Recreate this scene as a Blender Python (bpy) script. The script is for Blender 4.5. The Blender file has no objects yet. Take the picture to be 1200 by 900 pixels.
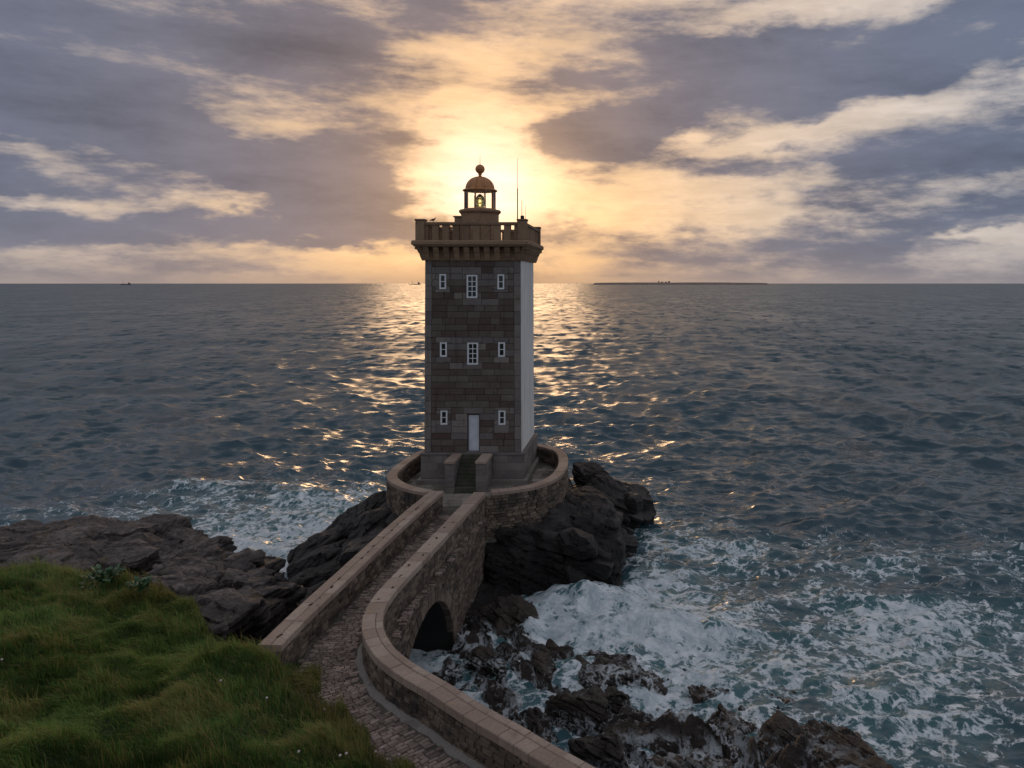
import bpy, bmesh, math, random
import numpy as np
from mathutils import Vector, Matrix, Euler

random.seed(7)
RNG = np.random.default_rng(11)
scene = bpy.context.scene
COL = scene.collection
R = math.radians

# ------------------------------------------------------------------ camera
H = 17.0                       # eye height above the sea
FPX, PX, PY = 900.0, 745.0, 332.0   # focal length and principal point of the 1200 x 900 photograph
cam_d = bpy.data.cameras.new('camera')
cam = bpy.data.objects.new('camera', cam_d)
COL.objects.link(cam)
cam.location = (0, 0, H)
cam.rotation_euler = (R(90), 0, 0)
cam_d.sensor_fit = 'HORIZONTAL'
cam_d.sensor_width = 36.0
cam_d.lens = 36.0 * FPX / 1200.0
cam_d.shift_x = -(PX - 600.0) / 1200.0
cam_d.shift_y = -(450.0 - PY) / 1200.0
cam_d.clip_start = 0.1
cam_d.clip_end = 120000.0
scene.camera = cam

scene.render.engine = 'CYCLES'
scene.cycles.use_denoising = True
scene.cycles.max_bounces = 6
scene.cycles.diffuse_bounces = 3
scene.cycles.glossy_bounces = 3
scene.cycles.transmission_bounces = 6
scene.cycles.transparent_max_bounces = 6
scene.cycles.sample_clamp_indirect = 6.0
scene.view_settings.view_transform = 'Standard'
scene.view_settings.look = 'None'
scene.view_settings.gamma = 1.0
scene.view_settings.use_curve_mapping = False
scene.view_settings.exposure = 0.68

# sun direction: low in the west, behind the lantern
SUN_AZ = math.atan((566 - PX) / FPX)
SUN_EL = math.atan((PY - 226) / FPX * math.cos(SUN_AZ))
SUN_DIR = Vector((math.sin(SUN_AZ) * math.cos(SUN_EL), math.cos(SUN_AZ) * math.cos(SUN_EL), math.sin(SUN_EL)))


# ------------------------------------------------------------------ node helper
class NT:
    def __init__(self, tree):
        self.t = tree
        self.n = tree.nodes
        self.l = tree.links

    def put(self, sock, v):
        if v is None:
            return
        if hasattr(v, 'is_output') or isinstance(v, bpy.types.NodeSocket):
            self.l.new(v, sock)
        else:
            if sock.type == 'RGBA' and not isinstance(v, (int, float)) and len(v) == 3:
                v = (*v, 1.0)
            if sock.type in ('VECTOR',) and isinstance(v, (int, float)):
                v = (v, v, v)
            sock.default_value = v

    def m(self, op, a, b=None, c=None, clamp=False):
        nd = self.n.new('ShaderNodeMath'); nd.operation = op; nd.use_clamp = clamp
        self.put(nd.inputs[0], a); self.put(nd.inputs[1], b); self.put(nd.inputs[2], c)
        return nd.outputs[0]

    def v(self, op, a, b=None, s=None):
        nd = self.n.new('ShaderNodeVectorMath'); nd.operation = op
        self.put(nd.inputs[0], a); self.put(nd.inputs[1], b)
        if s is not None:
            self.put(nd.inputs['Scale'], s)
        return nd.outputs['Value'] if op in ('LENGTH', 'DOT_PRODUCT', 'DISTANCE') else nd.outputs['Vector']

    def mix(self, f, a, b, mode='MIX'):
        nd = self.n.new('ShaderNodeMix'); nd.data_type = 'RGBA'; nd.blend_type = mode
        self.put(nd.inputs[0], f); self.put(nd.inputs[6], a); self.put(nd.inputs[7], b)
        return nd.outputs[2]

    def noise(self, vec, scale, detail=4, rough=0.55, dist=0.0, out='Fac', dims='3D'):
        nd = self.n.new('ShaderNodeTexNoise'); nd.noise_dimensions = dims
        self.put(nd.inputs['Vector'], vec); self.put(nd.inputs['Scale'], scale)
        self.put(nd.inputs['Detail'], detail); self.put(nd.inputs['Roughness'], rough)
        self.put(nd.inputs['Distortion'], dist)
        return nd.outputs[out]

    def voro(self, vec, scale, feature='F1', out='Distance', rnd=1.0):
        nd = self.n.new('ShaderNodeTexVoronoi'); nd.feature = feature
        self.put(nd.inputs['Vector'], vec); self.put(nd.inputs['Scale'], scale)
        self.put(nd.inputs['Randomness'], rnd)
        return nd.outputs[out]

    def ramp(self, v, a, b, lo=0.0, hi=1.0, smooth=True):
        nd = self.n.new('ShaderNodeMapRange')
        nd.interpolation_type = 'SMOOTHSTEP' if smooth else 'LINEAR'
        self.put(nd.inputs[0], v); self.put(nd.inputs[1], a); self.put(nd.inputs[2], b)
        self.put(nd.inputs[3], lo); self.put(nd.inputs[4], hi)
        return nd.outputs[0]

    def mapping(self, vec, loc=(0, 0, 0), rot=(0, 0, 0), sc=(1, 1, 1), typ='POINT'):
        nd = self.n.new('ShaderNodeMapping'); nd.vector_type = typ
        self.put(nd.inputs['Vector'], vec)
        nd.inputs['Location'].default_value = loc
        nd.inputs['Rotation'].default_value = rot
        nd.inputs['Scale'].default_value = sc
        return nd.outputs[0]

    def sep(self, vec):
        nd = self.n.new('ShaderNodeSeparateXYZ'); self.put(nd.inputs[0], vec)
        return nd.outputs[0], nd.outputs[1], nd.outputs[2]

    def comb(self, x, y, z):
        nd = self.n.new('ShaderNodeCombineXYZ')
        self.put(nd.inputs[0], x); self.put(nd.inputs[1], y); self.put(nd.inputs[2], z)
        return nd.outputs[0]

    def colramp(self, v, stops):
        nd = self.n.new('ShaderNodeValToRGB'); cr = nd.color_ramp
        while len(cr.elements) < len(stops):
            cr.elements.new(0.5)
        for e, (p, c) in zip(cr.elements, stops):
            e.position = p; e.color = (*c, 1.0)
        self.put(nd.inputs[0], v)
        return nd.outputs[0]

    def bump(self, h, strength=0.5, dist=0.02, normal=None):
        nd = self.n.new('ShaderNodeBump')
        nd.inputs['Strength'].default_value = strength
        nd.inputs['Distance'].default_value = dist
        self.put(nd.inputs['Height'], h)
        if normal is not None:
            self.put(nd.inputs['Normal'], normal)
        return nd.outputs[0]

    def attr(self, name, out='Fac'):
        nd = self.n.new('ShaderNodeAttribute'); nd.attribute_name = name
        return nd.outputs[out]


def srgb(r, g, b):
    f = lambda c: (c / 255 / 12.92) if c / 255 <= 0.04045 else ((c / 255 + 0.055) / 1.055) ** 2.4
    return (f(r), f(g), f(b))


# ------------------------------------------------------------------ world: evening sky with broken cloud
def pe(px, py):
    az = math.atan((px - PX) / FPX)
    return az, math.atan((PY - py) / FPX * math.cos(az))


world = bpy.data.worlds.new('World')
scene.world = world
world.use_nodes = True
wt = NT(world.node_tree)
wt.n.clear()
tc = wt.n.new('ShaderNodeTexCoord')
D = wt.v('NORMALIZE', tc.outputs['Generated'])
dx, dy, dz = wt.sep(D)
el = wt.m('ARCSINE', dz)
az = wt.m('ARCTAN2', dx, dy)
# cloud noise lives on the direction, flattened so that the banks lie level
warpB = wt.v('SUBTRACT', wt.noise(wt.mapping(D, sc=(5, 5, 11)), 1.0, 5, 0.60, out='Color'), (0.5, 0.5, 0.5))
A = wt.comb(az, el, 0.0)
A = wt.v('ADD', A, wt.v('MULTIPLY', warpB, (0.32, 0.13, 0.0)))
fb = wt.noise(wt.mapping(D, loc=(3.1, 1.7, 0.4), rot=(0, R(7), 0), sc=(4.2, 4.2, 15)), 1.0, 7, 0.64)
fb2 = wt.noise(wt.mapping(D, loc=(1.3, 7.7, 2.4), rot=(0, R(-5), 0), sc=(9.0, 9.0, 46)), 1.0, 5, 0.64)
BLOBS = [  # px, py, radius px x, radius px y, rotation deg (up to the right positive), weight
    (130, 70, 400, 110, -4, 0.80), (340, 215, 200, 34, -16, 1.05), (80, 160, 300, 50, -8, 0.55), (150, 225, 260, 40, -4, 0.55),
    (540, 15, 110, 34, -6, 0.70), (400, 20, 160, 40, 0, 0.35),
    (930, 85, 330, 60, 6, 0.95), (715, 163, 120, 36, 8, 1.45), (1090, 180, 220, 40, 6, 0.75),
    (1180, 40, 160, 70, 10, 0.65), (790, 40, 190, 40, -4, 0.45),
    (120, 262, 280, 28, 2, 0.70), (330, 190, 200, 45, -10, 0.45), (400, 243, 120, 22, 6, 0.5),
    (655, 278, 60, 12, 0, 0.45), (1010, 285, 360, 44, 5, 0.62), (870, 188, 110, 16, 8, 0.40), (690, 100, 60, 16, 0, 0.35), (250, 300, 330, 30, 0, 0.30),
]
GAPS = [  # lighter gaps
    (560, 190, 130, 80, 0, -0.70), (500, 85, 110, 60, 35, -0.22), (300, 140, 90, 40, -20, -0.55), (80, 192, 300, 13, -6, -0.62), (70, 226, 300, 10, 1, -0.50), (980, 140, 240, 18, 8, -0.60),
    (800, 238, 260, 30, 4, -0.50), (950, 12, 170, 24, 6, -0.45), (250, 236, 160, 7, -8, -0.25), (1190, 281, 90, 8, 2, -0.9), (900, 305, 330, 10, 1, -0.25), (330, 285, 260, 10, 2, -0.40), (200, 300, 300, 10, 0, -0.12),
]
field = wt.m('MULTIPLY', wt.m('SUBTRACT', fb, 0.5), 3.0)
for (px, py, rx, ry, ro, w) in BLOBS + GAPS:
    a, e = pe(px, py)
    mp = wt.mapping(A, loc=(a, e, 0), rot=(0, 0, R(ro)), sc=(rx / FPX, ry / FPX, 1.0), typ='TEXTURE')
    blob = wt.ramp(wt.v('LENGTH', mp), 1.3, 0.1, 0.0, w)
    field = wt.m('ADD', field, blob)
field = wt.m('ADD', field, wt.m('MULTIPLY', wt.m('SUBTRACT', fb2, 0.5), 1.5))
field = wt.m('ADD', field, 0.27)
dens = wt.ramp(field, -0.12, 0.92)
# distance from the sun
ang = wt.m('ARCCOSINE', wt.m('MINIMUM', wt.v('DOT_PRODUCT', D, tuple(SUN_DIR)), 0.99999))
def falloff(k, p=1.0):
    x = wt.m('DIVIDE', ang, k)
    if p != 1.0:
        x = wt.m('POWER', x, p)
    return wt.m('EXPONENT', wt.m('MULTIPLY', x, -1.0))
g1, g2, g3 = falloff(0.070, 1.5), falloff(0.19), falloff(0.50)
sky = wt.n.new('ShaderNodeTexSky')
sky.sky_type = 'NISHITA'
sky.sun_disc = False
sky.sun_elevation = SUN_EL
sky.sun_rotation = SUN_AZ
sky.air_density = 1.0
sky.dust_density = 2.0
nish = wt.v('SCALE', sky.outputs[0], s=0.05)
def acc(base, *terms):
    out = base
    for g, c in terms:
        out = wt.v('ADD', out, wt.v('SCALE', c, s=g))
    return out
thin = acc((0.335, 0.355, 0.395), (g3, (0.19, 0.00, -0.21)), (g2, (0.36, 0.075, -0.08)), (g1, (0.10, 0.30, 0.50)))
thin = wt.mix(0.08, thin, nish)
thick = acc((0.068, 0.089, 0.132), (g3, (0.012, 0.000, -0.008)), (g2, (0.22, 0.085, -0.03)), (g1, (0.25, 0.16, 0.06)))
thin = wt.v('SCALE', thin, s=wt.ramp(fb2, 0.30, 0.72, 0.86, 1.14))
thick = wt.v('SCALE', thick, s=wt.ramp(fb, 0.35, 0.85, 1.28, 0.70))
cloud = wt.mix(dens, thin, thick)
# the low haze above the sea
hz = wt.m('EXPONENT', wt.m('MULTIPLY', wt.m('MAXIMUM', el, 0.0), -34.0))
haze_c = acc((0.160, 0.162, 0.190), (g3, (0.11, 0.042, -0.025)), (g2, (0.30, 0.10, -0.06)))
skyc = wt.mix(wt.m('MULTIPLY', hz, 0.85), cloud, haze_c)
bg = wt.n.new('ShaderNodeBackground')
wt.l.new(skyc, bg.inputs['Color'])
bg.inputs['Strength'].default_value = 1.0
wo = wt.n.new('ShaderNodeOutputWorld')
wt.l.new(bg.outputs[0], wo.inputs['Surface'])

# ------------------------------------------------------------------ sun, veiled by thin cloud
sun_d = bpy.data.lights.new('sun', 'SUN')
sun_d.energy = 0.28
sun_d.angle = R(15)
sun_d.color = (1.0, 0.62, 0.32)
sun = bpy.data.objects.new('sun', sun_d)
COL.objects.link(sun)
sun.location = (-60, 300, 60)
sun.rotation_euler = (-SUN_DIR).to_track_quat('-Z', 'Y').to_euler()

# ------------------------------------------------------------------ numpy noise
def _hash(ix, iy, iz, seed=0):
    h = (ix.astype(np.int64) * 374761393 + iy.astype(np.int64) * 668265263 + iz.astype(np.int64) * 2147483647 + seed * 974711) & 0xffffffff
    h = ((h ^ (h >> 13)) * 1274126177) & 0xffffffff
    h = (h ^ (h >> 16)) & 0xffffffff
    return h.astype(np.float64) / 4294967295.0

def vnoise(p, seed=0):
    f = np.floor(p); i = f.astype(np.int64); t = p - f
    t = t * t * t * (t * (t * 6 - 15) + 10)
    out = np.zeros(len(p))
    for a in (0, 1):
        for b in (0, 1):
            for c in (0, 1):
                w = (t[:, 0] if a else 1 - t[:, 0]) * (t[:, 1] if b else 1 - t[:, 1]) * (t[:, 2] if c else 1 - t[:, 2])
                out += w * _hash(i[:, 0] + a, i[:, 1] + b, i[:, 2] + c, seed)
    return out * 2 - 1

def fbm(p, octaves=4, gain=0.5, seed=0):
    out = np.zeros(len(p)); a = 1.0; s = 1.0
    for o in range(octaves):
        out += a * vnoise(p * s + 17.3 * o, seed + o)
        a *= gain; s *= 2.03
    return out

def worley(p, seed=0):
    f = np.floor(p); i = f.astype(np.int64)
    best = np.full(len(p), 9e9); cid = np.zeros(len(p)); second = best.copy()
    for a in (-1, 0, 1):
        for b in (-1, 0, 1):
            for c in (-1, 0, 1):
                X, Y, Z = i[:, 0] + a, i[:, 1] + b, i[:, 2] + c
                q = np.stack([X + _hash(X, Y, Z, seed), Y + _hash(X, Y, Z, seed + 5), Z + _hash(X, Y, Z, seed + 9)], 1)
                d = np.sum((p - q) ** 2, 1)
                nb = d < best
                second = np.where(nb, best, np.minimum(second, d))
                cid = np.where(nb, _hash(X, Y, Z, seed + 31), cid)
                best = np.where(nb, d, best)
    return np.sqrt(best), np.sqrt(second), cid

def p2(x, y, z=0.0):
    return np.stack([x, y, np.full_like(x, z)], 1)

def sstep(a, b, x):
    t = np.clip((x - a) / (b - a), 0, 1)
    return t * t * (3 - 2 * t)


# ------------------------------------------------------------------ mesh and object helpers
def at(px, py, Y):
    """world point seen at pixel (px, py) of the photograph when it stands at distance Y"""
    return Vector(((px - PX) / FPX * Y, Y, H - (py - PY) / FPX * Y))

def tag(o, label=None, cat=None, group=None, kind=None):
    if label: o['label'] = label
    if cat: o['category'] = cat
    if group: o['group'] = group
    if kind: o['kind'] = kind
    return o

def empty(name, loc=(0, 0, 0), label=None, cat=None, group=None, kind=None):
    o = bpy.data.objects.new(name, None)
    o.empty_display_size = 0.3
    COL.objects.link(o)
    o.location = loc
    return tag(o, label, cat, group, kind)

def link(name, me, mat=None, parent=None):
    """mesh data in world coordinates; a child keeps its world place"""
    o = bpy.data.objects.new(name, me)
    COL.objects.link(o)
    if mat is not None and not me.materials:
        me.materials.append(mat)
    if parent is not None:
        o.parent = parent
        base = parent
        off = Vector((0, 0, 0))
        while base is not None:
            off += Vector(base.location)
            base = base.parent
        o.location = -off
    return o

def mesh_np(name, verts, faces, mat=None, parent=None, smooth=False, sharp=None):
    me = bpy.data.meshes.new(name)
    verts = np.asarray(verts, dtype=np.float64)
    if isinstance(faces, np.ndarray) and faces.ndim == 2:
        nf, k = faces.shape
        me.vertices.add(len(verts)); me.vertices.foreach_set('co', verts.astype(np.float32).ravel())
        me.loops.add(nf * k); me.loops.foreach_set('vertex_index', faces.astype(np.int32).ravel())
        me.polygons.add(nf)
        me.polygons.foreach_set('loop_start', np.arange(0, nf * k, k, dtype=np.int32))
        me.polygons.foreach_set('loop_total', np.full(nf, k, dtype=np.int32))
    else:
        me.from_pydata([tuple(v) for v in verts], [], [tuple(f) for f in faces])
    me.update(calc_edges=True)
    me.validate()
    if smooth:
        me.polygons.foreach_set('use_smooth', np.ones(len(me.polygons), dtype=bool))
        if sharp is not None:
            me.set_sharp_from_angle(angle=R(sharp))
    return link(name, me, mat, parent)

def fattr(o, name, vals):
    a = o.data.attributes.new(name, 'FLOAT', 'POINT')
    a.data.foreach_set('value', np.asarray(vals, dtype=np.float32))

class MB:
    """collects shapes into one mesh"""
    def __init__(self):
        self.v = []; self.f = []

    def add(self, vs, fs):
        n = len(self.v)
        self.v += [tuple(v) for v in vs]
        self.f += [tuple(i + n for i in f) for f in fs]
        return self

    def box(self, x0, x1, y0, y1, z0, z1, bev=0.0):
        if bev <= 0:
            vs = [(x, y, z) for z in (z0, z1) for y in (y0, y1) for x in (x0, x1)]
            return self.add(vs, [(0, 2, 3, 1), (4, 5, 7, 6), (0, 1, 5, 4), (2, 6, 7, 3), (0, 4, 6, 2), (1, 3, 7, 5)])
        bm = bmesh.new()
        bmesh.ops.create_cube(bm, size=1.0)
        for v in bm.verts:
            v.co = Vector(((x0 + x1) / 2 + v.co.x * (x1 - x0), (y0 + y1) / 2 + v.co.y * (y1 - y0), (z0 + z1) / 2 + v.co.z * (z1 - z0)))
        bmesh.ops.bevel(bm, geom=list(bm.edges), offset=bev, segments=1, affect='EDGES')
        bm.verts.index_update()
        self.add([v.co[:] for v in bm.verts], [[v.index for v in f.verts] for f in bm.faces])
        bm.free()
        return self

    def tube(self, a, b, r0, r1=None, n=10):
        r1 = r0 if r1 is None else r1
        a = Vector(a); b = Vector(b); d = (b - a).normalized()
        u = d.orthogonal().normalized(); w = d.cross(u)
        vs = []
        for c, r in ((a, r0), (b, r1)):
            for i in range(n):
                t = 2 * math.pi * i / n
                vs.append(c + u * (r * math.cos(t)) + w * (r * math.sin(t)))
        fs = [(i, (i + 1) % n, n + (i + 1) % n, n + i) for i in range(n)]
        fs += [tuple(range(n - 1, -1, -1)), tuple(range(n, 2 * n))]
        return self.add(vs, fs)

    def lathe(self, cx, cy, prof, n=32):
        vs = []
        for (r, z) in prof:
            for i in range(n):
                t = 2 * math.pi * i / n
                vs.append((cx + r * math.cos(t), cy + r * math.sin(t), z))
        fs = []
        for k in range(len(prof) - 1):
            for i in range(n):
                j = (i + 1) % n
                fs.append((k * n + i, k * n + j, (k + 1) * n + j, (k + 1) * n + i))
        fs.append(tuple(range(n - 1, -1, -1)))
        fs.append(tuple(range((len(prof) - 1) * n, len(prof) * n)))
        return self.add(vs, fs)

    def build(self, name, mat=None, parent=None, smooth=None):
        me = bpy.data.meshes.new(name)
        me.from_pydata(self.v, [], self.f)
        me.update()
        if smooth is not None:
            me.polygons.foreach_set('use_smooth', np.ones(len(me.polygons), dtype=bool))
            me.set_sharp_from_angle(angle=R(smooth))
        return link(name, me, mat, parent)


# ------------------------------------------------------------------ materials
def new_mat(name):
    m = bpy.data.materials.new(name)
    m.use_nodes = True
    nt = NT(m.node_tree)
    nt.n.clear()
    out = nt.n.new('ShaderNodeOutputMaterial')
    bs = nt.n.new('ShaderNodeBsdfPrincipled')
    nt.l.new(bs.outputs[0], out.inputs['Surface'])
    nt.bs, nt.out = bs, out
    g = nt.n.new('ShaderNodeNewGeometry')
    nt.pos, nt.nrm = g.outputs['Position'], g.outputs['Normal']
    oi = nt.n.new('ShaderNodeObjectInfo')
    nt.rnd = oi.outputs['Random']
    return m, nt

def stone_mat(name, stops, grain=14.0, spec=0.25, rough=0.88, bump=0.5, stain=None, island=False, streak=0.0):
    """granite: per-stone tone, blotches, grain and weather stains"""
    m, nt = new_mat(name)
    if island:
        g = nt.n.new('ShaderNodeNewGeometry')
        tone = g.outputs['Random Per Island']
    else:
        tone = nt.rnd
    n1 = nt.noise(nt.pos, 0.9, 5, 0.6)
    n2 = nt.noise(nt.pos, grain, 6, 0.65)
    t = nt.m('ADD', nt.m('MULTIPLY', tone, 0.75), nt.m('MULTIPLY', nt.ramp(n1, 0.3, 0.7), 0.35))
    t = nt.m('SUBTRACT', t, 0.05)
    c = nt.colramp(t, stops)
    c = nt.mix(nt.ramp(n2, 0.35, 0.75, 0.0, 0.45), c, nt.mix(1.0, c, (0.42, 0.42, 0.42), 'MULTIPLY'))
    if stain:
        for (col, sc, lo, hi, amt, ofs) in stain:
            s = nt.noise(nt.mapping(nt.pos, loc=(ofs, ofs * 2, 0)), sc, 7, 0.68)
            c = nt.mix(nt.ramp(s, lo, hi, 0.0, amt), c, col)
    if streak > 0:   # rain runs
        st = nt.noise(nt.mapping(nt.pos, sc=(3.2, 3.2, 0.20)), 1.3, 6, 0.66)
        c = nt.mix(nt.ramp(st, 0.52, 0.70, 0.0, streak), c, nt.mix(1.0, c, (0.45, 0.43, 0.42), 'MULTIPLY'))
    nt.put(nt.bs.inputs['Base Color'], c)
    nt.put(nt.bs.inputs['Roughness'], rough)
    nt.put(nt.bs.inputs['Specular IOR Level'], spec)
    h = nt.m('ADD', nt.noise(nt.pos, grain * 2.2, 6, 0.7), nt.m('MULTIPLY', nt.noise(nt.pos, 4.0, 4, 0.6), 1.6))
    nt.put(nt.bs.inputs['Normal'], nt.bump(h, bump, 0.03))
    return m

def simple_mat(name, col, rough=0.6, metal=0.0, spec=0.4, var=0.15, scale=8.0, bump=0.0):
    m, nt = new_mat(name)
    n = nt.noise(nt.pos, scale, 6, 0.65)
    c = nt.mix(nt.ramp(n, 0.3, 0.75), tuple(x * (1 - var) for x in col), tuple(min(1, x * (1 + var)) for x in col))
    nt.put(nt.bs.inputs['Base Color'], c)
    nt.put(nt.bs.inputs['Roughness'], rough)
    nt.put(nt.bs.inputs['Metallic'], metal)
    nt.put(nt.bs.inputs['Specular IOR Level'], spec)
    if bump:
        nt.put(nt.bs.inputs['Normal'], nt.bump(nt.noise(nt.pos, scale * 5, 5, 0.6), bump, 0.02))
    return m

M = {}
M['ashlar'] = stone_mat('ashlar', [(0.0, (0.097, 0.068, 0.056)), (0.35, (0.120, 0.088, 0.073)), (0.65, (0.138, 0.109, 0.095)), (1.0, (0.175, 0.143, 0.127))],
                        stain=[((0.071, 0.037, 0.026), 0.8, 0.56, 0.74, 0.6, 3.0), ((0.391, 0.341, 0.302), 1.1, 0.62, 0.78, 0.55, 9.0), ((0.046, 0.041, 0.040), 2.3, 0.56, 0.74, 0.6, 21.0)], streak=0.55)
M['dressed'] = stone_mat('dressed_granite', [(0.0, (0.150, 0.130, 0.125)), (0.5, (0.200, 0.174, 0.161)), (1.0, (0.262, 0.225, 0.202))],
                         stain=[((0.062, 0.053, 0.050), 1.6, 0.56, 0.72, 0.6, 5.0), ((0.150, 0.101, 0.063), 0.9, 0.56, 0.72, 0.5, 2.0)], streak=0.5)
M['gallery'] = stone_mat('gallery_granite', [(0.0, (0.205, 0.129, 0.084)), (0.5, (0.283, 0.180, 0.116)), (1.0, (0.371, 0.242, 0.152))],  # granite colour warmed to carry the sun glare round the lantern
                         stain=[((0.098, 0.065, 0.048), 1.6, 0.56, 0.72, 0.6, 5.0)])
M['joint'] = stone_mat('lime_mortar', [(0.0, (0.112, 0.099, 0.090)), (1.0, (0.168, 0.147, 0.131))])
M['coping'] = stone_mat('coping_granite', [(0.0, (0.287, 0.205, 0.161)), (0.45, (0.353, 0.259, 0.206)), (0.75, (0.414, 0.314, 0.252)), (1.0, (0.440, 0.358, 0.294))],
                        stain=[((0.147, 0.109, 0.088), 1.7, 0.56, 0.72, 0.55, 5.0), ((0.440, 0.273, 0.103), 1.3, 0.64, 0.74, 0.5, 12.0)])
M['rubble'] = stone_mat('rubble_stone', [(0.0, (0.075, 0.055, 0.046)), (0.4, (0.142, 0.106, 0.083)), (0.7, (0.209, 0.156, 0.119)), (1.0, (0.324, 0.244, 0.187))],
                        stain=[((0.041, 0.036, 0.035), 0.9, 0.50, 0.66, 0.7, 5.0), ((0.135, 0.113, 0.039), 0.7, 0.62, 0.75, 0.4, 15.0)], bump=0.7)
M['rubble_i'] = stone_mat('rubble_stone_far', [(0.0, (0.075, 0.055, 0.046)), (0.4, (0.142, 0.106, 0.083)), (0.7, (0.209, 0.156, 0.119)), (1.0, (0.324, 0.244, 0.187))],
                          stain=[((0.041, 0.036, 0.035), 0.9, 0.50, 0.66, 0.7, 5.0), ((0.135, 0.113, 0.039), 0.7, 0.62, 0.75, 0.4, 15.0)], bump=0.7, island=True)
M['mortar'] = stone_mat('pale_mortar', [(0.0, (0.176, 0.152, 0.131)), (0.6, (0.240, 0.208, 0.179)), (1.0, (0.320, 0.280, 0.240))],
                        stain=[((0.064, 0.058, 0.054), 0.8, 0.48, 0.64, 0.8, 5.0)])
M['cobble'] = stone_mat('cobble', [(0.0, (0.134, 0.096, 0.083)), (0.4, (0.218, 0.162, 0.136)), (0.7, (0.293, 0.223, 0.190)), (1.0, (0.454, 0.338, 0.284))], rough=0.75,
                        stain=[((0.093, 0.072, 0.063), 0.55, 0.48, 0.66, 0.65, 5.0)])
M['cobble_i'] = stone_mat('cobble_far', [(0.0, (0.134, 0.096, 0.083)), (0.4, (0.218, 0.162, 0.136)), (0.7, (0.293, 0.223, 0.190)), (1.0, (0.454, 0.338, 0.284))], rough=0.75,
                          stain=[((0.093, 0.072, 0.063), 0.55, 0.48, 0.66, 0.65, 5.0)], island=True)
M['pathbed'] = stone_mat('path_bed', [(0.0, (0.063, 0.056, 0.048)), (0.5, (0.119, 0.101, 0.084)), (1.0, (0.161, 0.137, 0.112))],
                         stain=[((0.049, 0.059, 0.031), 0.6, 0.5, 0.65, 0.5, 5.0)])
M['terrace'] = stone_mat('terrace_paving', [(0.0, (0.180, 0.150, 0.128)), (0.5, (0.255, 0.217, 0.188)), (1.0, (0.345, 0.300, 0.255))],
                         stain=[((0.105, 0.090, 0.068), 0.7, 0.5, 0.65, 0.6, 5.0)])
M['gutter'] = stone_mat('gutter_cement', [(0.0, (0.204, 0.180, 0.162)), (1.0, (0.300, 0.270, 0.240))],
                        stain=[((0.096, 0.078, 0.066), 1.4, 0.52, 0.7, 0.6, 5.0)])
M['dark_masonry'] = stone_mat('dark_masonry', [(0.0, (0.020, 0.019, 0.018)), (1.0, (0.045, 0.040, 0.036))], rough=0.6)  # near-black masonry for the arch soffit
M['mossy_step'] = stone_mat('mossy_step', [(0.0, (0.066, 0.062, 0.046)), (1.0, (0.114, 0.102, 0.078))],
                            stain=[((0.036, 0.054, 0.022), 2.0, 0.45, 0.62, 0.7, 5.0)])
# lime-washed render with rain streaks
m, nt = new_mat('limewash')
n = nt.noise(nt.mapping(nt.pos, sc=(1.5, 1.5, 0.22)), 1.6, 7, 0.65)
n2 = nt.noise(nt.pos, 5.0, 6, 0.65)
c = nt.mix(nt.ramp(n, 0.35, 0.7), (0.744, 0.720, 0.696), (0.552, 0.528, 0.504))
c = nt.mix(nt.ramp(nt.noise(nt.mapping(nt.pos, sc=(4, 4, 0.12)), 1.5, 5, 0.6), 0.54, 0.68, 0, 0.5), c, (0.30, 0.26, 0.22))
c = nt.mix(nt.ramp(n2, 0.58, 0.75, 0, 0.5), c, (0.408, 0.360, 0.312))
nt.put(nt.bs.inputs['Base Color'], c); nt.put(nt.bs.inputs['Roughness'], 0.85)
nt.put(nt.bs.inputs['Normal'], nt.bump(nt.noise(nt.pos, 9, 5, 0.6), 0.35, 0.03))
M['limewash'] = m
M['white_paint'] = simple_mat('white_paint', (0.74, 0.74, 0.76), 0.45, var=0.08, scale=6)
M['door_paint'] = simple_mat('door_paint', (0.60, 0.62, 0.68), 0.5, var=0.10, scale=3)
M['dark_metal'] = simple_mat('dark_metal', (0.03, 0.028, 0.027), 0.5, 0.6)
M['glare_metal'] = simple_mat('lantern_metal', (0.46, 0.20, 0.075), 0.5, 0.0, var=0.25, scale=4)  # orange sun glare put into the colour of the dark lantern metal
M['brass'] = simple_mat('brass', (0.45, 0.28, 0.10), 0.35, 0.9)
M['rust'] = simple_mat('rusty_iron', (0.045, 0.022, 0.014), 0.9, 0.0, var=0.4, scale=30)
M['pane'] = simple_mat('dark_window_glass', (0.02, 0.022, 0.026), 0.08, 0.0, 0.6, var=0.05)
M['antenna'] = simple_mat('antenna_grey', (0.09, 0.085, 0.08), 0.5, 0.3)
M['plumage'] = simple_mat('dark_plumage', (0.025, 0.025, 0.028), 0.7)
M['beak'] = simple_mat('beak', (0.08, 0.06, 0.03), 0.5)
M['far_land'] = simple_mat('far_land', (0.20, 0.155, 0.13), 0.95, var=0.2, scale=0.01)  # lighter, warmer land colour stands in for the haze of distance
M['far_white'] = simple_mat('far_white', (0.6, 0.58, 0.55), 0.8)
M['hull'] = simple_mat('ship_hull', (0.12, 0.11, 0.11), 0.6)
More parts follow.
